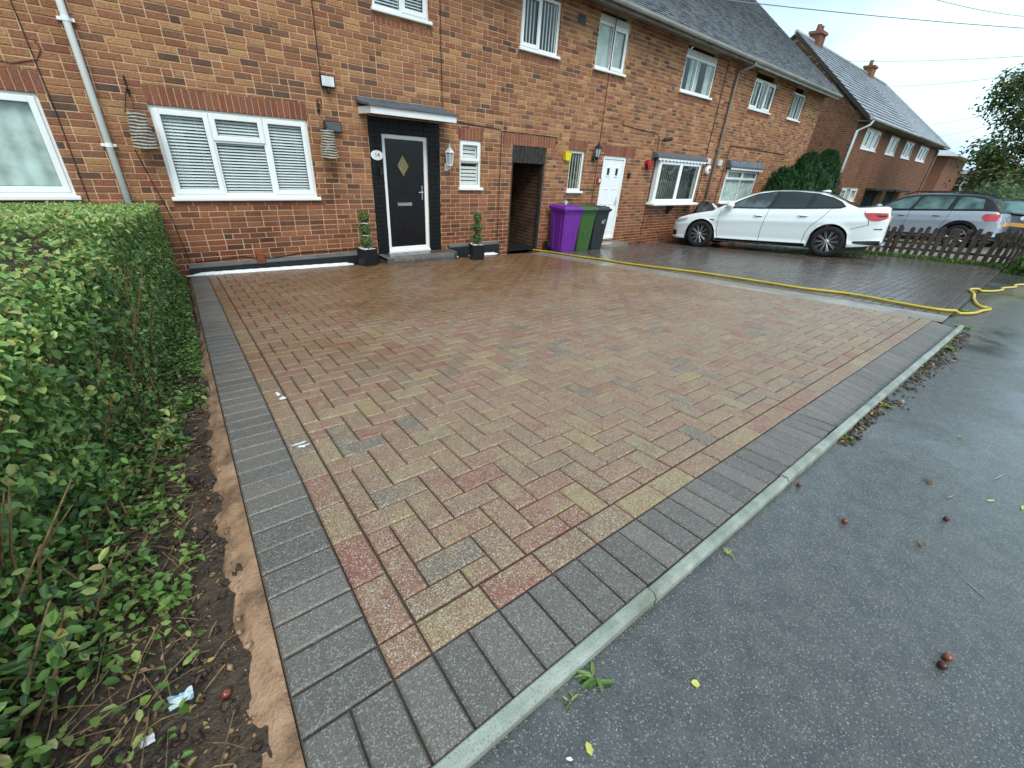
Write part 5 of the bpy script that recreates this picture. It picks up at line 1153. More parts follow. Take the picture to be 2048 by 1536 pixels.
def make_car(c, name, loc, rot, label, paint, clad=None, glass='car_glass'):
    t = thing(name, loc, label, 'car', rot=rot); x0, x1 = c.x0, c.x1
    n = 110; nz = 22; Ra = c.rad + .045
    for sgn, body in ((1, None),):
        m = MB()
        for sg in (1, -1):
            P = []
            for i in range(n + 1):
                x = x0 + (x1 - x0) * i / n; zt, zb = lerp(c.zt, x), lerp(c.zb, x); row = []
                arch = 0
                for xw in (c.xf, c.xr):
                    d = abs(x - xw)
                    if d < Ra: arch = max(arch, c.rad + math.sqrt(Ra * Ra - d * d))
                for j in range(nz + 1):
                    z = zb + (zt - zb) * j / nz; zz = max(z, min(arch, zt - .06)); row.append((x, sg * (c.yside(x, zz) + (.012 if arch and zz <= arch + .03 else 0)), zz))
                # top skin over to the centre line
                ye = row[-1][1]
                for k in range(1, 7):
                    u = k / 6; row.append((x, ye * (1 - u), zt + c.crown * math.sin(u * math.pi / 2) * min(1, (x1 - x) * 4, (x - x0) * 4)))
                P.append(row)
            m.grid(P, flip=(sg == 1))
            for end, fl in ((P[0], sg == 1), (P[-1], sg == -1)):
                for j in range(len(end) - 1):
                    a, b = end[j], end[j + 1]; q = [a, b, (b[0], 0, b[2]), (a[0], 0, a[2])]; m.add(q, [(0, 1, 2, 3) if fl else (3, 2, 1, 0)])
        m.build('body', paint, t, local=True, smooth=True, fix=True)
    # cabin
    xa, xb = c.zr[0][0], c.zr[-1][0]; m = MB()
    for sg in (1, -1):
        P = []
        for i in range(61):
            x = xa + (xb - xa) * i / 60; zt, zr = lerp(c.zt, x) - .01, max(c.roof(x), lerp(c.zt, x)); row = []
            ze = zt + (zr - zt) * .88
            for j in range(9): z = zt + (ze - zt) * j / 8; row.append((x, sg * c.ycab(x, z), z))
            ye = row[-1][1]
            for k in range(1, 9): u = k / 8; row.append((x, ye * (1 - u), ze + (zr - ze) * math.sin(u * math.pi / 2) ** .55))
            P.append(row)
        m.grid(P, flip=(sg == 1))
    m.build('roof', c.roofpaint or paint, t, local=True, smooth=True, fix=True)
    # side glass: trim first, then panes
    def patch(name, poly, off, mm, fn, nseg=14):
        for sg in (1, -1):
            xs_ = np.linspace(min(p[0] for p in poly), max(p[0] for p in poly), nseg); P = []
            for x in xs_:
                zs_ = []
                for i in range(len(poly)):
                    (ax, az), (bx, bz) = poly[i], poly[(i + 1) % len(poly)]
                    if abs(ax - bx) > 1e-6 and min(ax, bx) - 1e-6 <= x <= max(ax, bx) + 1e-6: zs_.append(az + (bz - az) * (x - ax) / (bx - ax))
                lo, hi = min(zs_), max(zs_); P.append([(x, sg * (fn(x, lo + (hi - lo) * k / 5) + off), lo + (hi - lo) * k / 5) for k in range(6)])
            m = MB(); m.grid(P, flip=(sg == 1)); m.build(name, mm, t, local=True, smooth=True)
    patch('window_trim', c.dlo, .004, 'trim_black', c.ycab, 26)
    for k_, w_ in enumerate(c.panes): patch('side_window', w_, .008, 'car_glass_mid' if (k_ == 0 and glass == 'car_glass') else glass, c.ycab)
    # windscreen and rear window
    for nm, (xs0, xs1) in (('windscreen', c.ws), ('rear_window', c.rw)):
        m = MB(); P = []
        for i in range(9):
            x = xs0 + (xs1 - xs0) * i / 8; row = []
            for k in range(-8, 9):
                zt, zr = lerp(c.zt, x) - .01, max(c.roof(x), lerp(c.zt, x)); ze = zt + (zr - zt) * .88; ye = c.ycab(x, ze) * .93; u = 1 - abs(k) / 8; row.append((x, ye * k / 8, ze + (zr - ze) * math.sin(u * math.pi / 2) ** .55 + .008))
            P.append(row)
        m.grid(P, flip=(xs1 < xs0) == False); m.build(nm, glass if nm == 'rear_window' else 'car_glass', t, local=True, smooth=True, fix=True)
    # under-body and arches
    m = MB(); m.box(x0 + .25, x1 - .25, -c.W * .40, c.W * .40, .17, .5); m.box(c.xr - .1, c.xf + .1, -c.W * .43, c.W * .43, .18, .34); m.build('underbody', 'rim_dark', t, local=True)
    for xw in (c.xf, c.xr):
        for sg in (1, -1):
            m = MB(); P = []
            for k in range(19):
                a = math.pi * k / 18; P.append([(xw + (Ra + .01) * math.cos(a), sg * y, c.rad + (Ra + .005) * math.sin(a) * .98) for y in (c.W * .30, c.W * .47)])
            m.grid(P); m.build('wheel_arch', 'rim_dark', t, local=True)
            wheel(t, xw, sg * (c.W / 2 - .115), c.rad, sg, c.spokes)
    # seams, handles
    for (pts) in c.seams:
        for sg in (1, -1):
            m = MB(); m.tube([(x, sg * ((c.yside if z <= lerp(c.zt, x) else c.ycab)(x, z) + .001), z) for x, z in [(a[0] + (b[0] - a[0]) * k / 8, a[1] + (b[1] - a[1]) * k / 8) for a, b in zip(pts, pts[1:]) for k in range(9)]], .0045, 5); m.build('panel_gap', 'trim_black', t, local=True)
    for (x, z) in c.handles:
        for sg in (1, -1):
            y = c.yside(x, z); m = MB(); m.tube([(x - .1, sg * (y - .005), z), (x - .07, sg * (y + .025), z + .004), (x + .07, sg * (y + .025), z + .006), (x + .1, sg * (y - .005), z + .004)], .013, 6, flat=.8); m.build('door_handle', paint, t, local=True, smooth=True); m = MB(); m.tube([(x - .07, sg * (y + .002), z - .018), (x + .06, sg * (y + .002), z - .016)], .008, 5); m.build('handle_recess', 'rim_dark', t, local=True)
    for sg in (1, -1):
        mx, mz = c.mirror; y = c.yside(mx, mz - .06)
        m = MB(); Mm = Matrix.Translation((mx, sg * (y + .13), mz)) @ Matrix.Diagonal((.10, .135, .085, 1)); m.lathe([(math.cos(a), math.sin(a)) for a in np.linspace(-1.5, 1.5, 9)], 14, M=Mm); m.build('mirror', paint, t, local=True, smooth=True)
        m = MB(); m.tube([(mx + .02, sg * (y - .02), mz - .05), (mx + .01, sg * (y + .09), mz - .035)], .022, 6); m.build('mirror_arm', 'trim_black', t, local=True)
    patch('headlight', c.head, .006, 'lamp_clear', c.yside); patch('taillight', c.tail, .007, 'taillight', c.yside)
    if c.taildark: patch('taillight_insert', c.taildark, .010, 'trim_black', c.yside)
    if clad:
        for sg in (1, -1):
            m = MB(); P = []
            for i in range(91):
                x = x0 + .04 + (x1 - x0 - .08) * i / 90; arch = 0
                for xw in (c.xf, c.xr):
                    d = abs(x - xw)
                    if d < Ra + .09: arch = max(arch, c.rad + math.sqrt((Ra + .09) ** 2 - d * d))
                lo = 0
                for xw in (c.xf, c.xr):
                    d = abs(x - xw)
                    if d < Ra: lo = max(lo, c.rad + math.sqrt(Ra * Ra - d * d))
                zb = max(lerp(c.zb, x), lo); zh = max(lerp(c.zb, x) + .17, arch); P.append([(x, sg * (c.yside(x, z) + .018), z) for z in (zb, (zb + zh) / 2, zh)])
            m.grid(P, flip=(sg == 1)); m.build('cladding', 'trim_black', t, local=True, smooth=True)
    # rear end
    xr_ = x0; m = MB(); m.cbox(xr_ - .012, xr_ + .02, -.26, .26, c.plate, c.plate + .11, .003); m.build('number_plate', 'plate_yellow', t, local=True)
    m = MB(); m.box(xr_ - .004, xr_ + .03, -c.W * .33, c.W * .33, lerp(c.zb, x0) + .0, lerp(c.zb, x0) + .12); m.build('diffuser', 'trim_black', t, local=True)
    return t
saloon = Car(x0=-2.37, x1=2.34, W=1.83, H=1.44, xf=1.46, xr=-1.39, rad=.335, spokes=10, crown=.035, tumble=.30, roofpaint=None,
    zt=((-2.37, .84), (-2.36, .95), (-2.335, 1.045), (-2.27, 1.078), (-2.15, 1.068), (-1.9, 1.045), (-1.4, 1.01), (-.6, .985), (.2, .965), (.9, .945), (1.3, .90), (1.75, .82), (2.1, .72), (2.25, .62), (2.34, .48)),
    zb=((-2.37, .36), (-2.2, .30), (-1.9, .25), (-1.2, .21), (1.2, .20), (2.0, .20), (2.34, .22)),
    pw=((-2.37, .66), (-2.33, .76), (-2.2, .84), (-1.9, .895), (-1.4, .915), (0, .905), (1.2, .905), (1.7, .89), (2.0, .84), (2.2, .74), (2.34, .52)),
    zr=((-1.84, 1.03), (-1.62, 1.125), (-1.36, 1.255), (-1.1, 1.35), (-.8, 1.395), (-.4, 1.422), (0, 1.418), (.3, 1.382), (.6, 1.27), (.9, 1.115), (1.22, .93)),
    dlo=((.98, .985), (.62, 1.19), (.30, 1.33), (-.1, 1.385), (-.5, 1.385), (-.95, 1.345), (-1.28, 1.26), (-1.52, 1.14), (-1.56, 1.07), (-1.45, 1.03), (-.6, 1.005), (.2, .99)),
    panes=[((.84, 1.01), (.58, 1.18), (.26, 1.315), (-.05, 1.365), (-.12, 1.365), (-.03, 1.02)), ((-.10, 1.02), (-.20, 1.365), (-.55, 1.365), (-.86, 1.335), (-.80, 1.035)), ((-.86, 1.04), (-.92, 1.325), (-1.25, 1.245), (-1.46, 1.14), (-1.50, 1.085), (-1.42, 1.055))],
    ws=(.42, 1.12), rw=(-1.10, -1.76), seams=[[(1.02, .94), (1.05, .7), (1.04, .4), (1.0, .26)], [(-.07, .99), (-.02, .75), (.02, .5), (.03, .26)], [(-1.30, 1.02), (-1.18, .85), (-1.0, .66), (-.93, .5), (-.90, .26)], [(1.02, .26), (.03, .255), (-.90, .26)], [(-1.9, 1.0), (-2.0, .85), (-2.05, .72), (-1.75, .62)]],
    handles=[(.13, .83), (-.80, .86)], mirror=(.80, 1.06), head=((2.18, .66), (2.05, .70), (1.83, .735), (1.87, .66), (2.12, .60)), tail=((-1.90, .955), (-2.1, .965), (-2.34, .96), (-2.345, .86), (-2.2, .80), (-2.05, .80), (-1.96, .87)), taildark=((-2.12, .915), (-2.3, .92), (-2.31, .885), (-2.2, .875)), plate=.78)
suv = Car(x0=-2.18, x1=2.30, W=1.86, H=1.66, xf=1.38, xr=-1.35, rad=.36, spokes=5, crown=.04, tumble=.24, roofpaint='trim_black',
    zt=((-2.18, .78), (-2.15, .98), (-2.08, 1.10), (-1.9, 1.13), (-1.2, 1.12), (0, 1.09), (.9, 1.06), (1.3, 1.03), (1.8, .96), (2.1, .84), (2.24, .70), (2.30, .55)),
    zb=((-2.18, .40), (-1.9, .30), (-1.2, .25), (1.2, .24), (2.0, .26), (2.3, .32)),
    pw=((-2.18, .74), (-2.12, .82), (-1.9, .895), (-1.3, .925), (0, .92), (1.2, .92), (1.7, .90), (2.05, .84), (2.2, .74), (2.30, .58)),
    zr=((-2.12, 1.12), (-2.0, 1.28), (-1.85, 1.46), (-1.65, 1.58), (-1.3, 1.635), (-.5, 1.66), (0, 1.65), (.35, 1.59), (.7, 1.40), (1.05, 1.20), (1.32, 1.04)),
    dlo=((1.10, 1.12), (.70, 1.34), (.35, 1.50), (0, 1.565), (-.6, 1.58), (-1.3, 1.555), (-1.72, 1.49), (-1.86, 1.36), (-1.90, 1.18), (-1.2, 1.16), (0, 1.13)),
    panes=[((.95, 1.15), (.66, 1.33), (.32, 1.48), (.0, 1.54), (-.06, 1.54), (.06, 1.155)), ((-.02, 1.155), (-.14, 1.545), (-.6, 1.56), (-.95, 1.55), (-.92, 1.175)), ((-1.02, 1.18), (-1.04, 1.54), (-1.3, 1.53), (-1.66, 1.46), (-1.70, 1.2))],
    ws=(.5, 1.2), rw=(-1.8, -2.08), seams=[[(1.1, 1.05), (1.12, .7), (1.1, .4)], [(.03, 1.1), (.08, .7), (.1, .42)], [(-1.0, 1.13), (-.98, .9), (-.88, .65), (-.85, .42)]], handles=[(.22, .95), (-.70, .97)], mirror=(.92, 1.2), head=((2.22, .78), (2.0, .86), (1.9, .86), (1.95, .76)), tail=((-1.76, .99), (-1.82, 1.06), (-2.13, 1.06), (-2.145, .98), (-2.13, .86), (-1.88, .85), (-1.78, .91)), taildark=None, plate=.70)
hatch = Car(**{**suv.__dict__, 'H': 1.50, 'roofpaint': None, 'rad': .32, 'zr': tuple((x, z - .14 if z > 1.2 else z - .04) for x, z in suv.zr), 'dlo': tuple((x, z - (.14 if z > 1.3 else .06)) for x, z in suv.dlo), 'panes': [tuple((x, z - (.14 if z > 1.3 else .06)) for x, z in p_) for p_ in suv.panes], 'zt': tuple((x, z - .07) for x, z in suv.zt), 'rw': (-1.72, -2.06)})
make_car(saloon, 'parked_car', (12.21, -2.70, T(12.21, -2.70) + .008), (.03, .09, R(100)), 'shiny white saloon car parked nose-in on the wet block paving', 'car_white')
for sg in (1, -1):
    pass
make_car(suv, 'parked_car', (20.84, -4.24, -.13), (.02, .09, R(84)), 'silver-grey car with black roof rails parked behind the low picket fence', 'car_grey', clad=True, glass='car_glass_green')
ct = bpy.data.objects['parked_car.001']
for sg in (1, -1):
    m = MB(); m.tube([(-1.6, sg * .62, 1.60), (-1.3, sg * .63, 1.69), (.1, sg * .64, 1.70), (.4, sg * .64, 1.60)], .018, 6); m.build('roof_rail', 'trim_black', ct, local=True)
ct = make_car(hatch, 'parked_car', (24.0, -6.3, .05), (0, .0, R(8)), 'dark blue hatchback seen from behind, partly hidden by the grey car', 'car_blue', glass='car_glass_green')
m = MB(); m.lathe([(.065, 0), (.065, .01), (0, .014)], 18, M=Matrix.Translation((-2.165, 0, .97)) @ Matrix.Rotation(R(-90), 4, 'Y')); m.build('badge', 'print_white', ct, local=True)
ct = bpy.data.objects['parked_car']
for sg in (1, -1):
    m = MB(); P = [[(x, sg * (saloon.yside(x, z) + .006), z) for z in (.205, .235, .262)] for x in np.linspace(-.98, 1.05, 24)]; m.grid(P, flip=(sg == 1)); m.build('side_skirt_shade', 'trim_black', ct, local=True, smooth=True)  # skirt strip, its black standing in for shade along the sill
    m = MB(); P = [[(x, sg * (saloon.yside(x, z) + .006), z) for z in (.30 + .05 * (x + 2.36), .36, .40 - .08 * (x + 2.2) * (x > -2.2))] for x in np.linspace(-2.33, -1.86, 10)]; m.grid(P, flip=(sg == 1)); m.build('bumper_insert', 'trim_black', ct, local=True, smooth=True)
    m = MB(); m.tube([(-2.30 + .0, sg * (saloon.yside(-2.28, .62) + .002), .64), (-2.16, sg * (saloon.yside(-2.16, .63) + .004), .635)], .010, 6); m.build('reflector', 'trim_black', ct, local=True)
    m = MB(); P = [[(x, sg * (saloon.yside(x, z) + .006), z) for z in (.27, .33, .40)] for x in np.linspace(2.12, 2.30, 7)]; m.grid(P, flip=(sg == 1)); m.build('air_intake', 'trim_black', ct, local=True, smooth=True)
    m = MB(); m.tube([(1.25, sg * (saloon.yside(1.25, .70) + .002), .71), (1.14, sg * (saloon.yside(1.14, .70) + .003), .70)], .012, 5); m.build('wing_badge', 'trim_black', ct, local=True)
# spoiler lip, exhaust and shark fin on the saloon
ct = bpy.data.objects['parked_car']
m = MB(); P = [[(-2.28 + .10 * i, -.70 + 1.4 * j / 12, 1.075 + .022 * (1 - i) - .05 * abs(-1 + j / 6) ** 3) for j in range(13)] for i in range(2)]; m.grid(P); m.grid([[(a, b, c - .02) for a, b, c in r_] for r_ in P], flip=True); m.build('boot_spoiler', 'car_white', ct, local=True)
m = MB(); m.prism([(-.92, 1.405), (-1.12, 1.375), (-1.11, 1.42), (-1.07, 1.432)], lambda a, b, t: (a, t, b), -.02, .02); m.build('aerial_fin', 'car_white', ct, local=True)
m = MB(); m.tube([(-2.2, .55, .30), (-2.40, .55, .31)], .05, 12); m.build('exhaust', 'chrome', ct, local=True)

# ---- something under a black cover between car and wall ---------------
t_ = thing('fabric_cover', (12.9, -.42, T(12.9, -.42)), 'black fabric cover with white edge between the wall and the white car', 'cover')
m = MB(); P = []
for (zz, sx, sy) in ((0, .50, .30), (.5, .46, .28), (.8, .42, .26), (.98, .36, .22), (1.08, .22, .15), (1.11, .05, .04)):
    P.append([(sx * math.cos(a) * (1 + .06 * math.sin(7 * a)), sy * math.sin(a) * (1 + .06 * math.sin(5 * a)), zz + .03 * math.sin(3 * a)) for a in [2 * math.pi * k / 24 for k in range(25)]])
m.grid(P, flip=True); m.build('cover', 'black_cloth', t_, local=True, smooth=True)
m = MB(); m.tube([(.40, -.16, .45), (.42, -.17, .75), (.36, -.15, .98), (.2, -.1, 1.08)], [.05, .06, .05, .03], 8); m.build('white_edge', 'print_white', t_, local=True, smooth=True)

# ================================================================== picket fence
fp = [(13.85, -3.2), (13.80, -4.4), (13.72, -5.3), (13.52, -6.2), (13.30, -6.9), (12.55, -7.25)]
fence = thing('picket_fence', (13.7, -5.2, T(13.7, -5.2)), 'low dark brown picket fence between the two driveways', 'fence')
path = smooth_path(fp, 10); S_ = [0]
for a, b in zip(path, path[1:]): S_.append(S_[-1] + float(np.linalg.norm(b - a)))
def fpt(s):
    for i in range(len(S_) - 1):
        if S_[i] <= s <= S_[i + 1]: u = (s - S_[i]) / (S_[i + 1] - S_[i]); q = path[i] + (path[i + 1] - path[i]) * u; d = path[i + 1] - path[i]; return q, math.atan2(d[1], d[0])
    return path[-1], 0
s = .05
while s < S_[-1]:
    q, a = fpt(s); z = T(*q); h = .70 + random.uniform(-.03, .03); Mp = Matrix.Translation((q[0], q[1], z)) @ Matrix.Rotation(a, 4, 'Z') @ Matrix.Rotation(random.gauss(0, .035), 4, 'Y')
    m = MB(); V = [(-.042, -.01, .03), (.042, -.01, .03), (.042, -.01, h - .03), (.02, -.01, h), (-.02, -.01, h), (-.042, -.01, h - .03)]; V = [Mp @ Vector(v) for v in V] + [Mp @ Vector((v[0], .012, v[2])) for v in V]
    m.add(V, [(0, 1, 2, 3, 4, 5), (11, 10, 9, 8, 7, 6)] + [(i, 6 + i, 6 + (i + 1) % 6, (i + 1) % 6) for i in range(6)]); m.build('picket', 'fence_wood', fence, centre=True, fix=True); s += .15
for hh in (.2, .50):
    m = MB(); m.tube([(fpt(s)[0][0] + .03, fpt(s)[0][1], T(*fpt(s)[0]) + hh) for s in np.linspace(.0, S_[-1] - .01, 24)], .028, 4); m.build('rail', 'fence_wood', fence)
for s in (.3, 1.8, 3.2, S_[-1] - .05):
    q, a = fpt(s); z = T(*q); m = MB(); m.cbox(q[0] + .06, q[0] + .13, q[1] - .035, q[1] + .035, z, z + .72, .006); m.build('post', 'fence_wood', fence)
n = 3200; ss = rng.uniform(0, S_[-1], n); Q = np.array([fpt(s)[0] for s in ss]); Q = Q + rng.normal(0, .07, Q.shape) - np.array((.06, 0)); Zq = np.array([T(*q) for q in Q])
A = unit(n); A[:, 2] = np.abs(A[:, 2]) + .7; Nn = unit(n); Ls = rng.uniform(.04, .13, n); V, F = leaf_mesh(np.column_stack([Q, Zq - .005]), Nn, A, Ls, Ls * .12, bend=.3)
tag(fast('grass', V, F, np.repeat(rng.random(n), 2), 'leaf_low', None), 'rough green grass growing along the foot of the picket fence', 'grass', kind='stuff')
def bush(name, x, y, z, rx, ry, rz, n, L0, L1, m_, label, cat='bush', group=None, taper=0, ratio=.5, core=True, seed=0, trunk=.1):
    t = thing(name, (x, y, z), label, cat, group); u = unit(n); rad = rng.uniform(.72, 1.03, (n, 1)); h = (u[:, 2:3] + 1) / 2
    bump_ = 1 + .16 * np.sin(u[:, 0:1] * 7 + seed) * np.cos(u[:, 1:2] * 6 + u[:, 2:3] * 8 + seed); k = (1 - taper * h)
    P_ = u * rad * bump_ * np.array((rx, ry, rz)) ; P_[:, :2] *= k; P_ += np.array((x, y, z + rz))
    leaves('crown', P_, u, L0, L1, ratio, m_, t, .6)['kind'] = 'stuff'
    if core:
        m = MB(); m.lathe([(rx * .72 * math.cos(a) * (1 - taper * (math.sin(a) + 1) / 2), rz + rz * .75 * math.sin(a)) for a in np.linspace(-1.5, 1.5, 10)], 14); o = m.build('inner_crown', 'leaf_cypress' if m_ != 'leaf_red' else 'leaf_red', t, local=True, smooth=True)
    m = MB(); m.tube([(0, 0, -.05), (0, 0, rz * 1.1)], [trunk, trunk * .5], 7); m.build('trunk', 'bark', t, local=True); return t
G0 = 'conifers at the end house'
def conifer(x, y, rx, ry, h, n, label, seed):
    z = T(x, y); t = thing('conifer', (x, y, z), label, 'conifer', G0); rg = np.random.default_rng(seed)
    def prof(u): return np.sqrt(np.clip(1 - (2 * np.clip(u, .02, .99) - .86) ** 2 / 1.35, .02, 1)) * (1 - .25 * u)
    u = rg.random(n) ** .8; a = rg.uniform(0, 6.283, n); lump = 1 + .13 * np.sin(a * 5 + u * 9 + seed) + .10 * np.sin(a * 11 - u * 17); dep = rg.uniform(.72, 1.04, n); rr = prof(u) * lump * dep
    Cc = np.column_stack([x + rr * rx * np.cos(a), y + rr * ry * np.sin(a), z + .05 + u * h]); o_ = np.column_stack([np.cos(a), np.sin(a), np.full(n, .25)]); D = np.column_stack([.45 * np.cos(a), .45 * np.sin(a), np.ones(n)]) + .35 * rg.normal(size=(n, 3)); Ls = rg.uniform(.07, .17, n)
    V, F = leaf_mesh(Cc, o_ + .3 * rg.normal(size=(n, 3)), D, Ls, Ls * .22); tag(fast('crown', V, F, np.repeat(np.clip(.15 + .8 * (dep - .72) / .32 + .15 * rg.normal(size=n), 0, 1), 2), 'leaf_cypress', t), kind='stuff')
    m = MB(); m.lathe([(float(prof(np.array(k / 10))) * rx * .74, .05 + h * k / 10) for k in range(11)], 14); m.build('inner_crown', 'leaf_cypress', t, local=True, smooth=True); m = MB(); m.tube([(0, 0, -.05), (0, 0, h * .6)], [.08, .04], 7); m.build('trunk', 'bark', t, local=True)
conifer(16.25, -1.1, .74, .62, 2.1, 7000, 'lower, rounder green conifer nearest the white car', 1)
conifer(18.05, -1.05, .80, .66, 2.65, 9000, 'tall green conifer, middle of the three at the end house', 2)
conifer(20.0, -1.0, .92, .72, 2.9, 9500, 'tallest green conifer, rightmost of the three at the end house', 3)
bush('shrub', 12.62, -7.38, T(12.6, -7.3) - .02, .33, .26, .24, 1600, .03, .07, 'leaf_low', 'scrubby brown-green shrub at the end of the picket fence', 'shrub', None, 0, .4, seed=4, trunk=.02)
bush('shrub', 27.0, -5.6, -.2, 2.0, 1.3, 1.25, 3000, .09, .18, 'leaf_tree', 'dark green shrub behind the parked cars', 'shrub', None, 0, .5, seed=6)

# ================================================================== houses across the gap
def far_wall(H, bricks, m_='brick_far'):
    mb = MB()
    for V in bricks: mb.add(V, [(0, 1, 2, 3)])
    return mb
EV, RY, RZ = 4.30, 4.2, 7.8
FY = .3
FAR = [(26.4, 36.2, 'far brick house with ribbed grey roof and white downpipe beyond the conifers'), (36.2, 46.4, 'far brick house with plain grey hipped roof at the end of the row')]
FW = [[(28.1, 30.85, 3.18, 4.08), (32.8, 34.9, 3.18, 4.08), (27.8, 30.7, .75, 1.42), (32.2, 35.9, -.6, 1.32)], [(36.5, 38.9, 3.18, 4.08), (40.6, 43.6, 3.2, 4.08), (37.0, 40.5, -.6, 1.28)]]
sl = (RZ - EV) / (RY + .1)
for i, (x0, x1, lab) in enumerate(FAR):
    H = thing('semi_detached_house', (x0 + .2, FY, -.65), lab, 'house', 'far brick houses'); ops = FW[i]
    X = sorted({x0, x1} | {v for o in ops for v in o[:2]}); Z = sorted({-.7, 4.25} | {v for o in ops for v in o[2:]}); mb = MB()
    for a, b in zip(X, X[1:]):
        for c, d in zip(Z, Z[1:]):
            if any(o[0] < (a + b) / 2 < o[1] and o[2] < (c + d) / 2 < o[3] for o in ops): continue
            mb.add([(a, FY + .012, c), (b, FY + .012, c), (b, FY + .012, d), (a, FY + .012, d)], [(0, 1, 2, 3)])
    for o in ops:
        a, b, c, d = o
        for q in (((a, c), (a, d)), ((b, d), (b, c)), ((a, d), (b, d)), ((b, c), (a, c))):
            (p0, q0), (p1, q1) = q; mb.add([(p0, FY + .012, q0), (p0, FY + .6, q0), (p1, FY + .6, q1), (p1, FY + .012, q1)], [(0, 1, 2, 3)])
        mb.add([(a, FY + .6, c), (b, FY + .6, c), (b, FY + .6, d), (a, FY + .6, d)], [(0, 1, 2, 3)])
    if i == 0: mb.add([(x0 + .012, FY, -.7), (x0 + .012, 8.1, -.7), (x0 + .012, 8.1, EV), (x0 + .012, RY, RZ - .1), (x0 + .012, FY, EV)], [(0, 1, 2, 3, 4)])
    else: mb.add([(x1, FY, -.7), (x1, 8.1, -.7), (x1, 8.1, EV), (x1, FY, EV)], [(0, 1, 2, 3)])
    mb.build('wall', 'mortar', H)
    bk = MB()
    for q in bond(x0, x1, -.7, 4.25, .225, .075):
        rs = [q]
        for c in ops: rs = subtract(rs, c)
        for (a, b, c, d) in rs:
            if b - a > .03 and d - c > .02: bk.add([(a, FY, c), (b, FY, c), (b, FY, d), (a, FY, d), (a, FY + .012, c), (b, FY + .012, c)], [(0, 1, 2, 3), (4, 5, 1, 0)])
    if i == 0:
        for (a, b, c, d) in bond(FY, 8.1, -.7, RZ - .2, .225, .075):
            zm = EV + (min(a, 8.4 - b) + .1) * sl - .15
            if a > 8.4 - b: zm = EV + (8.5 - b) * sl - .15
            if d < max(EV - .05, zm) and (d < EV or d < zm): bk.add([(x0, a, c), (x0, b, c), (x0, b, d), (x0, a, d)], [(3, 2, 1, 0)])
    tag(bk.build('brickwork', 'brick_far', H), kind='stuff')
    for o in ops:
        if o[2] < 0:
            m = MB(); m.box(o[0], o[1], FY + .25, FY + .3, o[2], o[3]); m.build('porch_recess', 'room', H)
            m = MB(); m.cbox(o[0] - .2, o[1] + .2, FY - .5, FY, o[3], o[3] + .12, .01); m.build('porch_canopy', 'dark_wood', H); continue
        window(H, o[0], o[1], o[2], o[3], [(0, .36, 0, 1, 1), (.36, .64, 0, 1, 0), (.64, 1, 0, 1, 1)] if o[1] - o[0] > 2.3 else [(0, .5, 0, 1, 0), (.5, 1, 0, 1, 1)], y=FY + .05, fw=.09, sash=.07, blind='curtain', room='room_pale')
    # roof: tiled front slope
    m = MB(); xe = x1 if i == 0 else 42.5; xo = x1 if i == 0 else x1 + .5
    m.add([(x0 - (.25 if i == 0 else 0), -.1, EV), (xo, -.1, EV), (xe, RY, RZ), (x0 - (.25 if i == 0 else 0), RY, RZ), (xo, 8.5, EV), (x0 - (.25 if i == 0 else 0), 8.5, EV)], [(0, 1, 2, 3), (3, 2, 4, 5)] + ([(1, 4, 2)] if i else [])); roof = m.build('roof', 'tile_far', H)
    G_, TW = (.30, .33) if i == 0 else (.16, .25); Ls = math.hypot(RY + .1, RZ - EV); cs, sn = (RY + .1) / Ls, (RZ - EV) / Ls; rest = MB(); nrow = int(Ls / G_)
    for rr in range(nrow + 1):
        d0 = rr * G_; xx = x0 - (.25 if i == 0 else 0); xend = x1 if i == 0 else xo - (xo - 42.5) * d0 / Ls
        while xx < xend - .02:
            b = min(xx + TW, xend); V = []; th = .045 if i == 0 else .016
            for (d, h) in ((d0 - .02, th + .012), (min(d0 + G_, Ls), .008)):
                for hh in (h - th, h):
                    for x_ in (xx, b - .004): V.append((x_, -.1 + d * cs - hh * sn, EV + d * sn + hh * cs))
            rest.add(V, [(2, 3, 7, 6), (0, 1, 3, 2)]); xx += TW
    tag(rest.build('roof_tiles', 'tile_far', roof), kind='stuff')
    m = MB(); m.tube([(x0 - (.25 if i == 0 else 0), RY, RZ + .02), (xe, RY, RZ + .02)], .1, 8); m.build('ridge_tiles', 'tile_far', roof)
    if i == 0:
        m = MB(); m.add([(x0 - .26, -.12, EV - .12), (x0 - .26, RY, RZ - .14), (x0 - .26, RY, RZ + .05), (x0 - .26, -.12, EV + .06), (x0 + .02, -.12, EV - .12), (x0 + .02, RY, RZ - .14)], [(0, 1, 2, 3), (0, 4, 5, 1)]); m.build('verge_board', 'dark_wood', H)
    else:
        m = MB(); m.tube([(xo, -.1, EV + .04), (42.5, RY, RZ + .03)], .09, 6); m.build('hip_tiles', 'tile_far', roof)
    m = MB(); m.box(x0 - (.2 if i == 0 else 0), xo, -.16, FY, EV - .14, EV - .1); m.build('soffit', 'soffit', H); m = MB(); m.tube([(x0 - (.25 if i == 0 else 0), -.2, EV - .02), (xo, -.2, EV - .02)], .07, 8); m.build('gutter', 'gutter' if i == 0 else 'grey_pipe', H)
    if i == 0:
        m = MB(); m.tube([(x0 + .12, -.2, EV - .05), (x0 + .12, -.15, EV - .25), (x0 - .03, FY - .08, EV - .5), (x0 - .03, FY - .08, -.5)], .055, 10); m.build('downpipe', 'white_paint', H, smooth=True)
    else:
        m = MB(); m.tube([(x1 - .25, FY - .06, EV - .2), (x1 - .25, FY - .06, -.5)], .06, 8); m.build('downpipe', 'grey_pipe', H)
    cx = 28.7 if i == 0 else 38.3
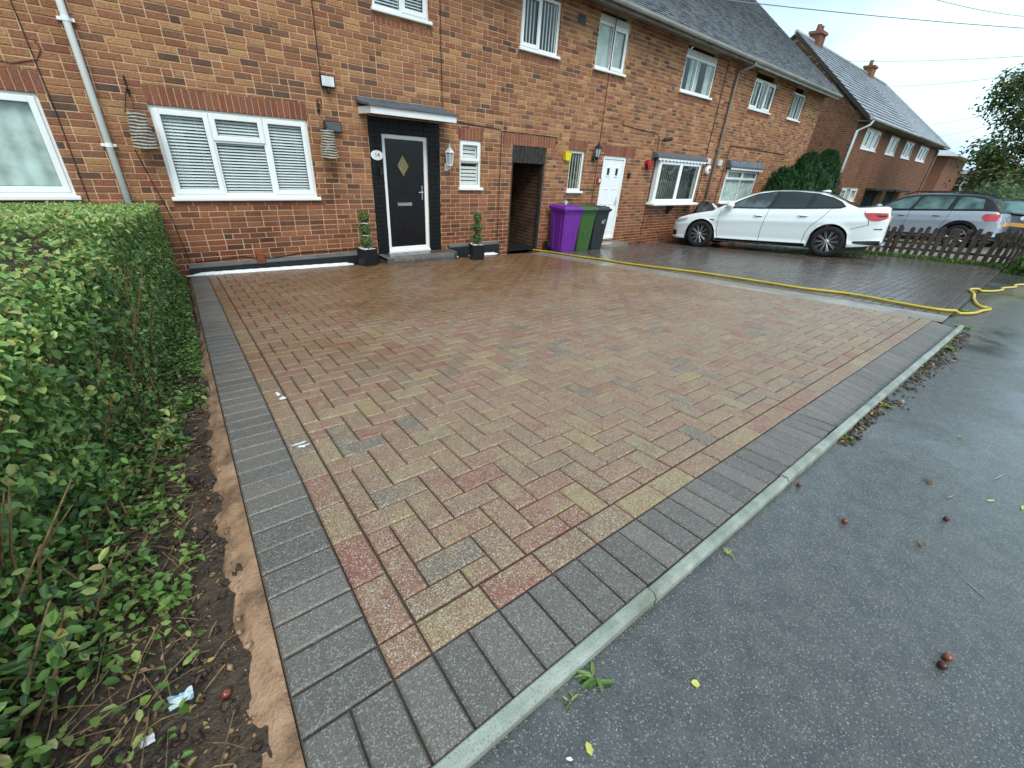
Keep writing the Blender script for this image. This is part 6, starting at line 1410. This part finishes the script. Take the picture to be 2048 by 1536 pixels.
    m = MB(); m.box(cx - .36, cx + .36, RY - .26, RY + .26, RZ - .5, RZ + .34); m.box(cx - .42, cx + .42, RY - .32, RY + .32, RZ + .34, RZ + .46); ch = m.build('chimney', 'brick_far', roof)
    for dx in ((-.3,) if i else (-.25, .3)):
        m = MB(); m.lathe([(.12, 0), (.1, .24), (.12, .27), (.09, .28)], 10, M=Matrix.Translation((cx + dx * .6, RY, RZ + .46))); m.build('chimney_pot', 'chimney_pot', roof)
# house beyond, side on
H = thing('detached_house', (58, 2, -.8), 'farthest brown brick house showing its side wall and hipped roof', 'house')
m = MB(); m.add([(56, .9, -.8), (56, 9, -.8), (56, 9, 4.25), (56, .9, 4.25), (66, .9, -.8), (66, .9, 4.25)], [(3, 2, 1, 0), (0, 4, 5, 3)]); m.build('wall', 'brick_far', H)
m = MB(); m.add([(55.4, .2, 4.3), (66.6, .2, 4.3), (66.6, 9.6, 4.3), (55.4, 9.6, 4.3), (60, 4.9, 6.0), (62.5, 4.9, 6.0)], [(0, 1, 5, 4), (3, 0, 4), (2, 3, 4, 5), (1, 2, 5)]); m.build('roof', 'tile_far', H)
m = MB(); m.box(55.35, 66.65, .1, 9.7, 4.18, 4.30); m.build('fascia', 'white_paint', H)
# pale building at the end of the view
H = thing('pale_building', (66, .5, -1), 'small pale grey building with white framed windows far down the street', 'building')
m = MB(); m.box(66, 74, -1.3, 2.2, -1, 3.1); m.build('wall', 'grey_render', H); m = MB(); m.box(65.7, 74.3, -1.6, 2.5, 3.1, 3.45); m.build('roof', 'white_paint', H)
for y0 in (.35, -.95):
    m = MB(); m.box(65.93, 65.98, y0, y0 + 1.05, 1.3, 2.9); w_ = m.build('window', 'white_paint', H)
    for (a, b) in ((1.4, 2.0), (2.1, 2.8)): m = MB(); m.box(65.9, 65.935, y0 + .1, y0 + .95, a, b); m.build('pane', 'car_glass', w_)

# ================================================================== trees
def tree(name, x, y, z, h, r, n, m_, label, L0=.09, L1=.18, trunk_h=1.5, seed=1, group=None, lobes=26):
    t = thing(name, (x, y, z), label, 'tree', group); rg = np.random.default_rng(seed)
    m = MB(); m.tube([(0, 0, 0), (.05, .03, trunk_h), (0, .1, h * .5), (.1, 0, h * .8)], [.2, .16, .10, .03], 9); 
    cen = []
    for k in range(lobes):
        a = rg.uniform(0, 6.28); hh = rg.uniform(trunk_h * .7, h * .95); env = math.sqrt(max(.05, 1 - ((hh - h * .52) / (h * .52)) ** 2)) * r; rr = env * rg.uniform(.35, .9); p_ = np.array((rr * math.cos(a), rr * math.sin(a), hh)); cen.append((p_, rg.uniform(.17, .30) * r))
        m.tube([(0, 0, hh * .55), (p_[0] * .5, p_[1] * .5, hh * .8), tuple(p_)], [.06, .04, .012], 6, cap=False)
    m.build('trunk', 'bark', t, local=True)
    P_, U_ = [], []
    for p_, rr in cen:
        k = n // lobes; u = rg.normal(size=(k, 3)); u /= np.linalg.norm(u, axis=1, keepdims=True); P_.append(p_ + u * rr * rg.uniform(.25, 1.15, (k, 1)) * np.array((1, 1, .75))); U_.append(u * .6 + np.array((0, 0, .6)))
    leaves('crown', np.concatenate(P_) + np.array((x, y, z)), np.concatenate(U_), L0, L1, .5, m_, t, .7)['kind'] = 'stuff'; return t
tree('tree', 34.5, -6.1, -.3, 9.2, 4.2, 22000, 'leaf_tree', 'big green leafy tree at the right edge of the photo', .12, .24, 1.0, 3, lobes=60)
tree('tree', 44.5, -3.4, -.4, 4.2, 1.7, 6000, 'leaf_red', 'small reddish-leaved tree left of the big green tree', .12, .22, .9, 5, lobes=26)
tree('tree', 30.0, -7.0, -.3, 3.6, 2.2, 9000, 'leaf_tree', 'low spreading green tree in front of the big one', .1, .2, .5, 8, lobes=30)
# ================================================================== overhead wires
WIRES = [(((16.6, 1.99, 6.7), (30.74, -3.28, 7.94)), 'thickest overhead wire, lowest to the near roof at the top of the sky'), (((24.22, -1.5, 7.75), (30.64, -3.12, 8.32)), 'short overhead wire in the top right corner'), (((30.42, 3.13, 7.25), (29.0, -3.91, 6.7)), 'near-level overhead wire passing the far chimney'), (((37.97, 2.67, 7.07), (29.12, -4.18, 6.09)), 'overhead wire rising from the far ridge to the big tree'), (((48.58, 1.85, 5.91), (31.28, -4.46, 5.28)), 'upper of two faint wires low in the sky'), (((50.72, 1.58, 5.22), (32.33, -4.54, 5.0)), 'lower of two faint wires low in the sky')]
for (a, b), lab in WIRES:
    a, b = Vector(a), Vector(b); d = b - a; a = a - d * (.0 if 'far' in lab or 'faint' in lab else .35); b = b + d * .25
    pts = [a + (b - a) * u - Vector((0, 0, .12 * 4 * u * (1 - u))) for u in np.linspace(0, 1, 14)]; m = MB(); m.tube(pts, .014 if 'thickest' in lab else .010, 5); tag(m.build('overhead_wire', 'wire', origin=a), lab, 'wire', 'overhead wires')
